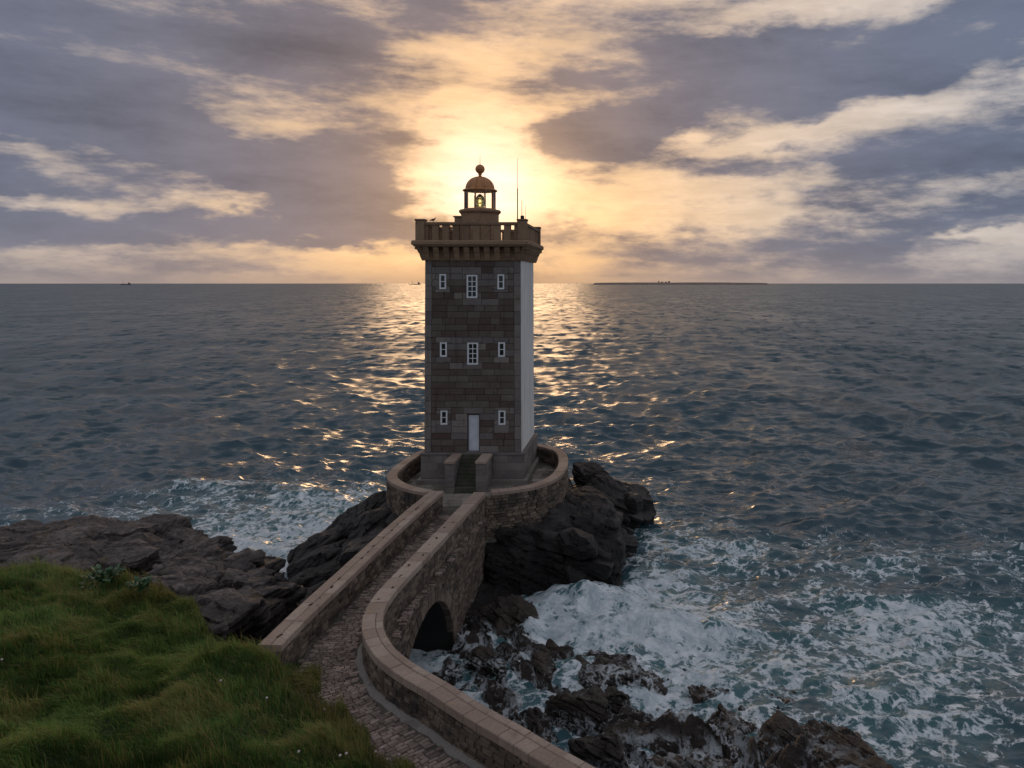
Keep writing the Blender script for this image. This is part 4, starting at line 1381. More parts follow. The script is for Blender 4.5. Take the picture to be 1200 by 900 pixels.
# voussoirs of the arch on both faces
nv = 27
for side, xf in ((1, xr), (-1, xl)):
    for k in range(nv):
        t0 = math.pi * (k + 0.06) / nv; t1 = math.pi * (k + 0.94) / nv
        vs = []
        jut = 0.055 + random.uniform(0, 0.02)
        for (dep) in (-0.25, jut):
            for (t, rr) in ((t0, ARC_R - .01), (t1, ARC_R - .01), (t1, ARC_R + 0.50), (t0, ARC_R + 0.50)):
                y = ARC_Y + rr * math.cos(t); z = ARC_Z + rr * math.sin(t)
                vs.append((xf(y) + side * dep, y, z))
        o = MB().add(vs, [(0, 1, 2, 3), (7, 6, 5, 4)] + [(i, 4 + i, 4 + (i + 1) % 4, (i + 1) % 4) for i in range(4)]).build('arch_stone', M['rubble'], BR)
        fix_normals(o)
def in_arch(x, y, z, L, h):
    d = math.hypot(y - ARC_Y, z - ARC_Z)
    return d < ARC_R + 0.50 + L * 0.30 * abs(math.cos(math.atan2(z - ARC_Z, y - ARC_Y))) + 0.06
it = facing(RIGHT, 0.0, sat(RIGHT, 26.2), 0.32, 1, -0.6, ROAD_Z - 0.05, 5, (0.11, 0.19), (0.24, 0.56), True, in_arch)
it += facing(LEFT, 0.3, sat(LEFT, 26.4), -0.34, -1, -0.4, ROAD_Z - 0.05, 6, (0.14, 0.22), (0.3, 0.6), False, in_arch)
lay_stones(BR, it, WALL_ME, M['rubble_i'], 'wall_stone', 'wall_stones_beyond', 300, 2)

# ---- right-hand parapet, curving away along the path
RW = empty('parapet_wall', (-8.9, 30, ROAD_Z), 'long stone parapet on the right of the path, bending round in the foreground', 'wall', 'parapet walls')
vs, fs = ribbon_solid(RIGHT, 0.0, RIGHT.L, -0.22, 0.22, 3.6, CAP_Z - 0.23)
fix_normals(MB().add(vs, fs).build('wall_core', M['mortar'], RW))
s_b = sat(RIGHT, 26.2)
it = facing(RIGHT, 0.0, RIGHT.L, -0.30, -1, ROAD_Z - 0.05, CAP_Z - 0.235, 15, (0.11, 0.18), (0.22, 0.52))
it += facing(RIGHT, 0.0, s_b, 0.30, 1, ROAD_Z - 0.04, CAP_Z - 0.235, 16, (0.11, 0.18), (0.24, 0.55))
it += facing(RIGHT, s_b + .02, RIGHT.L, 0.30, 1, 3.3, CAP_Z - 0.235, 17, (0.14, 0.22), (0.3, 0.6), False)
lay_stones(RW, it, WALL_ME, M['rubble_i'], 'wall_stone', 'wall_stones_beyond', 300, 3)
s_turn = sat(RIGHT, 26.5)
coping(RW, RIGHT, 0.05, s_turn, -0.335, 0.335, CAP_Z - 0.23, CAP_Z, (0.9, 1.8), 31)
coping(RW, RIGHT, s_turn, RIGHT.L, -0.345, 0.345, CAP_Z - 0.23, CAP_Z, (0.55, 0.85), 32, [(0.0, 0.64), (0.64, 1.0)])
# iron cramps left in the coping
def cramp(path, s, off, parent, z=CAP_Z):
    x, y, tx, ty = path.at(s, off)
    a = random.uniform(-.4, .4)
    c, s_ = math.cos(a), math.sin(a)
    ux, uy = tx * c - ty * s_, tx * s_ + ty * c
    L, w = random.uniform(.03, .12), random.uniform(.012, .04)
    vs = []
    for z_ in (z - 0.02, z + 0.014):
        for (p, q) in ((-L, -w), (L, -w), (L, w), (-L, w)):
            vs.append((x + ux * p - uy * q, y + uy * p + ux * q, z_))
    MB().add(vs, [(4, 5, 6, 7), (0, 1, 5, 4), (1, 2, 6, 5), (2, 3, 7, 6), (3, 0, 4, 7)]).build('iron_cramp', M['rust'], parent)
for s in np.arange(5.2, s_turn - 1, 1.13):
    cramp(RIGHT, s + random.uniform(-.2, .2), random.uniform(-.1, .12), RW)

# ---- left-hand parapet
LW = empty('parapet_wall', (-11.4, 32, ROAD_Z), 'straight stone parapet with a double coping on the left of the bridge', 'wall', 'parapet walls')
vs, fs = ribbon_solid(LEFT, 0.0, LEFT.L, -0.25, 0.25, 3.6, CAP_Z - 0.21)
fix_normals(MB().add(vs, fs).build('wall_core', M['mortar'], LW))
it = facing(LEFT, 0.0, LEFT.L, 0.33, 1, ROAD_Z - 0.05, CAP_Z - 0.215, 25, (0.12, 0.20), (0.24, 0.58))
it += facing(LEFT, 0.3, LEFT.L, -0.33, -1, ROAD_Z - 0.04, CAP_Z - 0.215, 26, (0.14, 0.22), (0.3, 0.6), False)
lay_stones(LW, it, WALL_ME, M['rubble_i'], 'wall_stone', 'wall_stones_beyond', 300, 4)
coping(LW, LEFT, 0.0, LEFT.L, -0.385, 0.385, CAP_Z - 0.21, CAP_Z, (0.8, 1.5), 33, [(0.0, 0.52), (0.52, 1.0)])
for s in np.arange(2.0, LEFT.L - .5, 0.95):
    if random.random() < .75: cramp(LEFT, s + random.uniform(-.4, .4), 0.02 + random.uniform(-.07, .07), LW)

# ---- terrace and its round parapet
TW = empty('terrace_wall', (-9.7, 48.5, ROAD_Z), 'low rounded stone wall ringing the terrace at the foot of the lighthouse', 'wall', 'parapet walls')
vs, fs = ribbon_solid(TERR, 0.0, TERR.L, -0.22, 0.22, 2.8, CAP_Z - 0.2)
fix_normals(MB().add(vs, fs).build('wall_core', M['mortar'], TW))
sL = sat(TERR, 52.9)
it = facing(TERR, 0.32, TERR.L, 0.30, 1, 3.0, CAP_Z - 0.205, 35, (0.13, 0.21), (0.26, 0.6))
it2 = facing(TERR, 0.32, TERR.L - .3, -0.29, -1, ROAD_Z - 0.02, CAP_Z - 0.205, 36, (0.13, 0.21), (0.26, 0.6))
# the path runs clockwise, so the outside is on its left
it = [t for t in it]
lay_stones(TW, it + it2, WALL_ME, M['rubble_i'], 'wall_stone', 'wall_stones_beyond', 300, 6)
coping(TW, TERR, 0.40, TERR.L - 0.36, -0.31, 0.31, CAP_Z - 0.2, CAP_Z - 0.012, (0.8, 1.5), 37)

tv = [(*TERR.at(s, -0.15)[:2], ROAD_Z) for s in np.linspace(0, TERR.L, 60)]
tv = [(a, b, c - 0.006) for (a, b, c) in tv]
terrace = MB().add(tv, [tuple(range(len(tv)))]).build('terrace', M['pathbed'])
tag(terrace, 'paved terrace round the foot of the lighthouse', None, None, 'structure')
fix_normals(terrace)
# paving slabs of the terrace
tpoly = np.array([(TERR.at(s, -0.36)[0], TERR.at(s, -0.36)[1]) for s in np.linspace(0, TERR.L, 90)])
rp = random.Random(8)
slab_var = []
for q in range(5):
    b = MB(); b.box(-.5, .5, -.5, .5, -.5, .5, 0.0)
    me = bpy.data.meshes.new('paving_slab'); me.from_pydata(b.v, [], b.f); me.materials.append(M['terrace']); slab_var.append(me)
y = 42.3
while y < 55:
    d = rp.uniform(.5, .8)
    x = -15 + rp.uniform(-.4, 0)
    while x < -4.2:
        w = rp.uniform(.6, 1.2)
        cx, cy = x + w / 2, y + d / 2
        corners = np.array([(x, y), (x + w, y), (x + w, y + d), (x, y + d), (cx, cy)])
        ins = signed_in(corners[:, 0], corners[:, 1], tpoly)
        tower = (PX0 - .15 < cx < PX1 + .15 and PY0 - .2 < cy < PY1 + .1) or (-11.3 < cx < -9.0 and 45.6 < cy < 48)
        if ins.min() > -0.05 and not tower:
            o = bpy.data.objects.new('paving_slab', rp.choice(slab_var)); COL.objects.link(o); o.parent = terrace
            o.location = (cx, cy, ROAD_Z + 0.012 + rp.uniform(-.006, .006)); o.scale = (w - .03, d - .03, .06); o.rotation_euler = (rp.uniform(-.004, .004), rp.uniform(-.004, .004), rp.uniform(-.01, .01))
        x += w
    y += d

# ------------------------------------------------------------------ cobbled path
vs, fs = [], []
N = 120
for s in np.linspace(0, ROADC.L, N):
    for o in (1.5, -1.5):
        # on the bridge the path is as wide as the gap between the parapets
        x, y, tx, ty = ROADC.at(s, o if s > 18 else o * 0.68)
        vs.append((x, y, ROAD_Z))
fs = [(2 * i, 2 * i + 1, 2 * i + 3, 2 * i + 2) for i in range(N - 1)]
path = mesh_np('path', vs, fs, M['pathbed'])
fix_normals(path)
tag(path, 'cobbled path crossing the bridge to the lighthouse', None, None, 'structure')
cob = []
rc = random.Random(21)
s = 1.0
gut0, gut1 = 0.0, 0.0
RD = RIGHT.p[::3]; LD = LEFT.p[::3]
while s < ROADC.L:
    d = rc.uniform(.125, .175)
    o = -1.65
    near = s > 14.5
    while o < 1.65:
        w = rc.uniform(.16, .34)
        x, y, tx, ty = ROADC.at(s + d / 2, o + w / 2)
        dr = np.min(np.hypot(RD[:, 0] - x, RD[:, 1] - y)); dl = np.min(np.hypot(LD[:, 0] - x, LD[:, 1] - y))
        ok = dr > (0.36 if s < 14 else 0.50) + w * .4 and dl > 0.40 + w * .4
        if ok and y > 13.2 and rc.random() > 0.02:
            cob.append((x, y, ROAD_Z + 0.012 + rc.uniform(-.012, .014), math.atan2(ty, tx) + math.pi / 2 + rc.uniform(-.12, .12), w - rc.uniform(.015, .035), d - rc.uniform(.012, .03), 0.075, y < 28, True))
        o += w
    s += d
# a laid stone is a wall stone turned face up
cob = [(x, y, z, ax, L, hh, dd, v, u) for (x, y, z, ax, L, dd, hh, v, u) in cob]
lay_stones(path, cob, COB_ME, M['cobble_i'], 'cobble', 'cobbles_beyond', 300, 9)
# pale cement gutter along the foot of the right-hand wall
s_g0, s_g1 = sat(RIGHT, 27.4), RIGHT.L
vs, fs = [], []
nn = 160
for q in np.linspace(s_g0, s_g1, nn):
    wob = 0.03 * math.sin(q * 3.1) + 0.02 * math.sin(q * 7.7)
    wid = 0.53 + wob if q - s_g0 > 1.0 else 0.33 + (0.20 + wob) * (q - s_g0)
    for (o, z) in ((-0.28, ROAD_Z + .085), (-0.34, ROAD_Z + .075), (-wid + .05, ROAD_Z + .06), (-wid, ROAD_Z - .03)):
        x, y, _, _ = RIGHT.at(q, o)
        vs.append((x, y, z))
for i in range(nn - 1):
    for k in range(3):
        a = i * 4 + k
        fs.append((a, a + 1, a + 5, a + 4))
fix_normals(mesh_np('gutter', vs, fs, M['gutter'], path, smooth=True))

# ------------------------------------------------------------------ rocks
_ico = {}
def ico(n):
    if n not in _ico:
        bm = bmesh.new(); bmesh.ops.create_icosphere(bm, subdivisions=n, radius=1.0)
        bm.verts.index_update()
        _ico[n] = (np.array([v.co[:] for v in bm.verts]), np.array([[v.index for v in f.verts] for f in bm.faces]))
        bm.free()
    return _ico[n]

def rock_geo(c, half, rot=(0, 0, 0), seed=0, n=5, k=4.0, cuts=14, strata=0.32, amp=0.10, bed=(0.25, -0.15, 1.0), rough=0.05, cell=0.9, cutlo=0.62):
    v, f = ico(n)
    r = np.random.default_rng(seed)
    half = np.array(half, float)
    nrm = np.sum(np.abs(v) ** k, 1) ** (1 / k)
    p = v / nrm[:, None]
    for _ in range(cuts):
        d = r.normal(size=3); d /= np.linalg.norm(d)
        sup = np.sum(np.abs(d) ** (k / (k - 1))) ** ((k - 1) / k)
        lim = r.uniform(cutlo, 0.97) * sup
        over = np.maximum(0, p @ d - lim)
        p = p - over[:, None] * d
    q = p * half
    nv = p / half; nv /= np.linalg.norm(nv, axis=1)[:, None]
    E = np.array(Euler(rot).to_matrix())
    q = q @ E.T; nv = nv @ E.T
    q = q + np.array(c)
    b = np.array(bed, float); b /= np.linalg.norm(b)
    # beds of uneven thickness, each set back by its own amount and broken into blocks
    h = q @ b + 0.22 * fbm(q * 0.35, 2, 0.5, seed + 1)
    li = np.floor(h / strata); fr = h / strata - li
    pl = q - np.outer(q @ b, b)
    _, _, cid = worley(pl * np.array([1 / cell] * 3) + li[:, None] * 3.7, seed + 2)
    set_ = (_hash(li.astype(np.int64), li.astype(np.int64) * 0 + seed, li.astype(np.int64) * 0, 4) - 0.5) * 1.0 + (cid - 0.5) * 1.3
    crack = np.exp(-np.minimum(fr, 1 - fr) ** 2 / 0.006)
    disp = amp * set_ - amp * 0.75 * crack
    side = nv - np.outer(nv @ b, b)
    q = q + side * disp[:, None] + np.outer(np.clip(nv @ b, -1, 1) * (cid - 0.5) * amp * 0.9, b)
    q = q + nv * (rough * fbm(q * 1.9, 4, 0.55, seed + 7))[:, None] + nv * (half.min() * 0.10 * fbm(q * 0.55, 2, 0.5, seed + 13))[:, None]
    return q, f

def rock_group(name, bodies, mat, parent=None, sharp=32):
    V, F, n = [], [], 0
    for b in bodies:
        v, f = rock_geo(**b)
        V.append(v); F.append(f + n); n += len(v)
    return mesh_np(name, np.concatenate(V), np.concatenate(F), mat, parent, smooth=True, sharp=sharp)

def B(c, half, rot=(0, 0, 0), seed=0, n=5, **kw):
    return dict(c=c, half=half, rot=tuple(R(a) for a in rot), seed=seed, n=n, **kw)

BEDI = (0.42, 0.10, 1.0)
ri = random.Random(5)
LEDGE = []
for q in range(46):      # angular ledges breaking up the faces of the islet
    if q < 26:
        c_ = (ri.uniform(-8.0, -2.2), ri.uniform(41.4, 42.9), ri.uniform(-0.2, 3.3))
    elif q < 36:
        c_ = (ri.uniform(-2.6, -0.9), ri.uniform(43.5, 51), ri.uniform(0.2, 3.0))
    else:
        c_ = (ri.uniform(-3.2, 0.6), ri.uniform(51, 55.5), ri.uniform(0.3, 3.2))
    LEDGE.append(B(c_, (ri.uniform(.5, 1.3), ri.uniform(.5, .9), ri.uniform(.25, .6)), (ri.uniform(-12, 12), 20 + ri.uniform(-12, 12), ri.uniform(-30, 30)), 500 + q, 4, k=8, cuts=12, cutlo=.66, amp=.08, strata=.25, bed=(0.42, 0.10, 1.0)))
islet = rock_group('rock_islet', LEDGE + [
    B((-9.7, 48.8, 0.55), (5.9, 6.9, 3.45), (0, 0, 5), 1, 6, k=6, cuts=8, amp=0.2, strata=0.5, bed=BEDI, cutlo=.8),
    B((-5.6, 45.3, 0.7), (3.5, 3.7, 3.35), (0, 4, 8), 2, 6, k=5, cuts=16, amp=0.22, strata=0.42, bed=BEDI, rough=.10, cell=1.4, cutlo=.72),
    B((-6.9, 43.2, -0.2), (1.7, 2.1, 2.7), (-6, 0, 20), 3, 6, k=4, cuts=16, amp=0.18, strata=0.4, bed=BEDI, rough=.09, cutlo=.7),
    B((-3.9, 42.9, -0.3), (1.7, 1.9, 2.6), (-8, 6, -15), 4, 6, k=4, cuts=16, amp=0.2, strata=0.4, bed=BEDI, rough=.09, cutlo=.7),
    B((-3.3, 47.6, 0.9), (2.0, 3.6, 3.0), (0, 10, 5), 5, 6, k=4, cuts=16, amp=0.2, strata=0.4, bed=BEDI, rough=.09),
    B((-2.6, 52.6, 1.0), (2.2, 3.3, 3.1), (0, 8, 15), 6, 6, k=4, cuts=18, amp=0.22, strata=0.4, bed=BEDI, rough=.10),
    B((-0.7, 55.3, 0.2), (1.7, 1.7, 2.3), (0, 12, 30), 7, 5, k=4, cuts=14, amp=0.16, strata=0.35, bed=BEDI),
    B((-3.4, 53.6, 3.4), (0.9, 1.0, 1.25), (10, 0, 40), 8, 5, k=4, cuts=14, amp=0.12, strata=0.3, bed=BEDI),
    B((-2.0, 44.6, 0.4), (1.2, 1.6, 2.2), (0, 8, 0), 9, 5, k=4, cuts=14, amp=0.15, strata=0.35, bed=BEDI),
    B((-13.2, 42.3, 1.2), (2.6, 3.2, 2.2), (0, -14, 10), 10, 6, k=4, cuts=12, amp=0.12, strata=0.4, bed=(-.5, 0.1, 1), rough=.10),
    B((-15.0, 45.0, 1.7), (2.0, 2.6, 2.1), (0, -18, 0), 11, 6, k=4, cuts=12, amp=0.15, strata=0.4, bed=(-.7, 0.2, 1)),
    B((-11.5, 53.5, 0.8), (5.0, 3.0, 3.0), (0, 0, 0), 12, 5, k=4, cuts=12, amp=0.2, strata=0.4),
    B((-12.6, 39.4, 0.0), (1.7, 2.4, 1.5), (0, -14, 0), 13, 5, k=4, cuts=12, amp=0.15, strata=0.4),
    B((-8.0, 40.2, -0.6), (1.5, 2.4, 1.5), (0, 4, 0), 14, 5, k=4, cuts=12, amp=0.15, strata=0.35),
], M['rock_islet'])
tag(islet, 'dark craggy rock islet carrying the lighthouse', None, None, 'structure')

def rock(c, half, rot, seed, label, mat='rock_surf', n=5, group=None, name='rock', **kw):
    o = rock_group(name, [B(c, half, rot, seed, n, **kw)], M[mat])
    tag(o, label, 'rock', group)
    return o

# steep slabs on the seaward left of the islet, dipping to the water
BEDL = (-0.62, -0.25, 0.75)
slabs = [((-17.1, 47.2, 2.55), (2.5, 0.75, 0.62), 'upper sharp dark slab leaning out left of the terrace wall'),
         ((-17.9, 45.7, 1.75), (2.7, 0.8, 0.60), 'long dark slab dipping into the surf left of the terrace'),
         ((-17.3, 44.2, 1.35), (2.6, 0.85, 0.62), 'middle dark slab left of the bridge, below the long one'),
         ((-17.2, 42.5, 0.65), (2.4, 0.8, 0.6), 'low dark slab beside the bridge parapet at the left'),
         ((-16.8, 40.4, 0.0), (1.6, 1.0, 0.75), 'wet boulder in white water left of the bridge parapet')]
for i, (c, hf_, lb) in enumerate(slabs):
    rock(c, hf_, (12, -27 + i * 3, 24), 40 + i, lb, 'rock_islet', 6 if i < 3 else 5, 'slabs left of the islet', 'rock_slab', bed=BEDL, strata=0.22, amp=0.12, k=5, cuts=12, cutlo=.7)

# rocks awash in front of the arch and along the near shore
def surf_rock(x0, x1, yt, yb, hgt, seed, label, n=5, rz=0, group=None, mat='rock_surf', **kw):
    kw = {**dict(k=3.0, cuts=26, cutlo=.52, rough=.12, amp=.16, strata=.26, cell=.6, bed=(0.45, 0.35, 0.8)), **kw}
    Yb = FPX * H / (yb - PY); Yt = FPX * (H - hgt) / (yt - PY)
    Yt = max(Yt, Yb + 0.6)
    Yc = (Yb + Yt) / 2
    hx = (x1 - x0) / FPX * Yc / 2
    c = ((0.5 * (x0 + x1) - PX) / FPX * Yc, Yc, hgt * 0.30 - 0.25)
    return rock(c, (hx * 1.04, (Yt - Yb) / 2 * 1.05, hgt * 0.70 + 0.25), (0, 0, rz), seed, label, mat, n, group, **kw)

GS = 'rocks awash below the path'
surf_rock(556, 640, 688, 748, 1.5, 61, 'big black wet boulder right of the bridge arch', 6, 10, GS, strata=.35, amp=.14)
surf_rock(546, 604, 742, 800, 1.25, 62, 'black boulder split by white streams in front of the arch', 6, -15, GS, amp=.14)
surf_rock(508, 548, 762, 806, 0.8, 63, 'small black rock just behind the curved parapet', 5, 0, GS)
surf_rock(613, 655, 752, 804, 0.95, 64, 'pointed wet rock between the arch and the long brown ledge', 5, 20, GS)
surf_rock(648, 772, 752, 822, 0.80, 65, 'long low brown ledge running out into the surf', 6, -28, GS, strata=.22)
surf_rock(640, 722, 796, 868, 1.15, 66, 'dark blocky rock in the middle of the near surf', 6, 0, GS, amp=.14)
surf_rock(688, 748, 800, 846, 0.9, 67, 'rounded brown rock with foam behind, right of the dark blocky rock', 6, -10, GS)
surf_rock(648, 762, 838, 930, 1.35, 68, 'large dark rock by the parapet at the bottom edge', 6, -20, GS, amp=.14)
surf_rock(576, 616, 794, 850, 0.75, 69, 'small dark rock laced with foam behind the parapet', 5, 0, GS)
surf_rock(606, 648, 818, 876, 0.75, 70, 'low wet rock close behind the parapet coping', 5, 15, GS)
surf_rock(838, 872, 818, 868, 0.6, 71, 'small brown upright rock left of the big brown outcrop', 5, 25, GS, mat='rock_outcrop')
surf_rock(872, 968, 828, 892, 1.15, 72, 'golden brown front of the big outcrop at lower right', 6, -12, GS, mat='rock_outcrop', amp=.12)
surf_rock(944, 1032, 830, 905, 1.0, 73, 'dark ridge on top of the big outcrop at lower right', 6, -18, GS, mat='rock_outcrop', amp=.12)
surf_rock(900, 1075, 862, 935, 0.75, 74, 'low seaward ledge of the big outcrop at lower right', 6, -22, GS, mat='rock_outcrop', strata=.22)
surf_rock(752, 880, 868, 935, 0.65, 75, 'flat brown rock at the bottom edge right of the parapet', 6, -10, GS, mat='rock_outcrop', strata=.22)
surf_rock(690, 740, 728, 764, 0.45, 76, 'rock nearly covered by the breaking surge', 5, -20, GS)
surf_rock(800, 840, 792, 822, 0.35, 77, 'low rock tip in the white wash left of the small upright rock', 5, -20, GS, mat='rock_outcrop')

# low reef of bedrock that the surf drains off
def build_reef():
    X = np.arange(-10.5, 9.5, 0.085); Y = np.arange(22.0, 41.5, 0.085)
    GX_, GY_ = np.meshgrid(X, Y, indexing='ij')
    x, y = GX_.ravel(), GY_.ravel()
    P = p2(x, y)
    wx = x + 0.7 * fbm(P * 0.5, 3, 0.5, 301); wy = y + 0.7 * fbm(P * 0.5 + 9, 3, 0.5, 302)
    # tilted beds running down to the right: sharp on one side, sloping on the other
    u = wx * 0.78 - wy * 0.62; v = wx * 0.62 + wy * 0.78
    saw = lambda t: (t - np.floor(t))
    s1 = saw(v / 2.3 + 0.35 * fbm(P * 0.3, 2, 0.5, 303)); s2_ = saw(v / 0.85 + u * 0.12)
    rid = 1 - np.abs(fbm(np.stack([u * 0.22, v * 0.55, u * 0], 1), 4, 0.55, 304))
    f1_, f2_, cid = worley(np.stack([u * 0.55, v * 0.95, u * 0], 1), 305)
    z = -0.86 + 0.70 * s1 + 0.20 * s2_ + 0.65 * (rid - 0.45) + 0.55 * (cid - 0.45) + 0.10 * fbm(P * 2.4, 4, 0.6, 306) - 0.35 * np.exp(-((f2_ - f1_) / 0.10) ** 2)
    spine = np.array([(-7.5, 37.5), (-5.2, 34.5), (-3.0, 31.5), (-0.5, 29.3), (3.0, 28.0), (6.8, 26.8)])
    d = np.full_like(x, 1e9)
    for a, b in zip(spine[:-1], spine[1:]):
        e = b - a; t = np.clip(((x - a[0]) * e[0] + (y - a[1]) * e[1]) / (e @ e), 0, 1)
        d = np.minimum(d, np.hypot(x - a[0] - t * e[0], y - a[1] - t * e[1]))
    sh = RIGHT.dist(x, y, 10)
    z += 0.70 * np.exp(-(d / 2.3) ** 2) - 0.055 * np.clip(d - 2.0, 0, 99) ** 1.6
    z += 0.55 * np.exp(-((sh - 1.0) / 1.6) ** 2) * (y < 26)
    edge = np.minimum(np.minimum(x + 10.5, 9.4 - x), np.minimum(y - 22, 41.4 - y))
    z = z - np.clip(1.2 - edge, 0, 2) * 1.5
    ii_ = np.arange(len(X) - 1)[:, None] * len(Y) + np.arange(len(Y) - 1)[None, :]
    ff = np.stack([ii_, ii_ + len(Y), ii_ + len(Y) + 1, ii_ + 1], -1).reshape(-1, 4)
    keep = (z[ff].max(1) > -0.9)
    o = mesh_np('reef', np.stack([x, y, z], 1), ff[keep], M['rock_surf'], smooth=True, sharp=38)
    tag(o, 'jagged wet bedrock at water level below the path', None, None, 'structure')
build_reef()

# ------------------------------------------------------------------ rocky shore at the left
rs = random.Random(77)
CRAG = []
for q in range(34):      # broken blocks littering the crags
    u_ = rs.random()
    CRAG.append(B((-24.0 + 8.6 * u_ + rs.uniform(-.5, .5), 37.6 - 3.6 * u_ + rs.uniform(-1.6, 1.6), 4.15 - 0.75 * u_ + rs.uniform(-.25, .2)), (rs.uniform(.35, .95), rs.uniform(.3, .7), rs.uniform(.3, .55)), (rs.uniform(-18, 18), rs.uniform(-18, 18), rs.uniform(0, 180)), 400 + q, 4, k=4, cuts=18, cutlo=.58, amp=.09, strata=.16, cell=.5))
shore = rock_group('rocky_shore', CRAG + [
    B((-21.5, 34.8, -0.55), (6.2, 3.6, 3.0), (0, 3, -4), 110, 6, k=5, cuts=14, amp=.25, strata=.45, rough=.1, cell=1.4, cutlo=.72),
    B((-16.9, 33.4, 0.7), (2.0, 2.9, 2.75), (0, 0, 10), 111, 6, k=4, cuts=18, amp=.25, strata=.45, rough=.1),
    B((-18.9, 36.6, 0.3), (2.4, 2.0, 2.8), (0, 6, 20), 112, 6, k=4, cuts=16, amp=.22, strata=.4, rough=.1),
    B((-31, 36.5, -0.2), (7.5, 3.8, 3.2), (0, 0, 4), 113, 5, k=5, cuts=12, amp=.22, strata=.45, rough=.1, cell=1.4),
    B((-24.5, 38.6, -0.2), (3.4, 2.6, 2.7), (0, 0, -10), 114, 6, k=4, cuts=14, amp=.2, strata=.4),
    B((-14.6, 30.6, -0.6), (1.9, 2.5, 2.9), (0, 0, 0), 115, 5, k=4, cuts=14, amp=.2, strata=.4),
    B((-40, 34, 1.2), (7, 5, 3.6), (0, 0, 0), 116, 5, k=5, cuts=12, amp=.22, strata=.45),
    B((-5.2, 24.2, 0.0), (3.2, 2.0, 2.0), (0, 0, -38), 117, 5, k=4, cuts=14, amp=.2, strata=.4),
    B((-0.8, 20.6, 0.2), (3.6, 2.2, 2.2), (0, 0, -38), 118, 5, k=4, cuts=14, amp=.2, strata=.4),
    B((-13.4, 32.4, -0.2), (1.5, 3.9, 2.9), (0, 0, 0), 120, 5, k=4, cuts=12, amp=.2, strata=.4),  # unseen rock added behind the arch to block light and keep it dark
    B((-12.9, 28.6, -0.6), (1.2, 1.9, 2.9), (0, 0, 0), 119, 5, k=4, cuts=14, amp=.2, strata=.4),
], M['rock_coast'])
tag(shore, 'layered brown bedrock along the shore below the turf', None, None, 'structure')

def slab(x0, x1, yt, yf, ztop, thick, seed, label, tilt=(0, 0, 0), n=6, **kw):
    Yb = FPX * (H - ztop) / (yt - PY); Yf = FPX * (H - ztop) / (yf - PY)
    Yc = (Yb + Yf) / 2
    hx = (x1 - x0) / FPX * Yc / 2
    thick *= 1.25
    c = ((0.5 * (x0 + x1) - PX) / FPX * Yc, Yc, ztop + 0.12 - thick)
    o = rock_group('rock_slab', [B(c, (hx * 1.0, max(0.5, (Yb - Yf) / 2 * 1.02), thick), tilt, seed, n, strata=.23, amp=.26, k=5, cuts=18, cutlo=.66, rough=.08, cell=1.0, bed=(0.12, -0.22, 1), **kw)], M['rock_coast'])
    return tag(o, label, 'rock', 'slabs of the left shore')
slab(40, 134, 602, 634, 4.35, 0.7, 131, 'broad pinkish slab with a ragged top, seaward at far left', (-4, 5, 3))
slab(136, 206, 601, 628, 4.3, 0.9, 132, 'humped brown slab at the seaward edge left of the gully', (-3, 3, -8))
slab(-30, 44, 612, 634, 4.5, 0.6, 133, 'lichen yellowed rock at the left edge of the picture', (0, 0, 5))
slab(-40, 62, 630, 660, 4.95, 0.55, 134, 'pale flat slab at the left edge just above the turf', (-6, -4, 6))
slab(44, 118, 632, 668, 4.75, 0.35, 135, 'narrow tilted slab leaning down to the right above the turf', (-4, 13, -18))
slab(72, 192, 629, 652, 4.7, 0.6, 136, 'wide flat topped slab with a dark undercut', (-6, 3, -3))
slab(176, 252, 618, 652, 4.1, 0.7, 137, 'angular dark block behind the mossy ledge', (0, 4, -15))
slab(178, 262, 645, 676, 4.35, 0.5, 138, 'mossy greenish ledge in the middle of the shore', (-4, 5, -8))
slab(236, 306, 640, 684, 3.7, 0.8, 139, 'stepped brown crag at the edge of the gully', (0, 6, -20))
slab(268, 340, 672, 705, 3.65, 0.65, 140, 'jutting beak of rock overhanging the gully', (-4, -6, -12))
slab(150, 240, 666, 694, 4.75, 0.5, 141, 'low grey slab half buried in the turf edge', (-5, 5, -10))
slab(214, 300, 682, 716, 4.4, 0.6, 142, 'rough grey block above the dark gully wall', (-4, 3, -14))

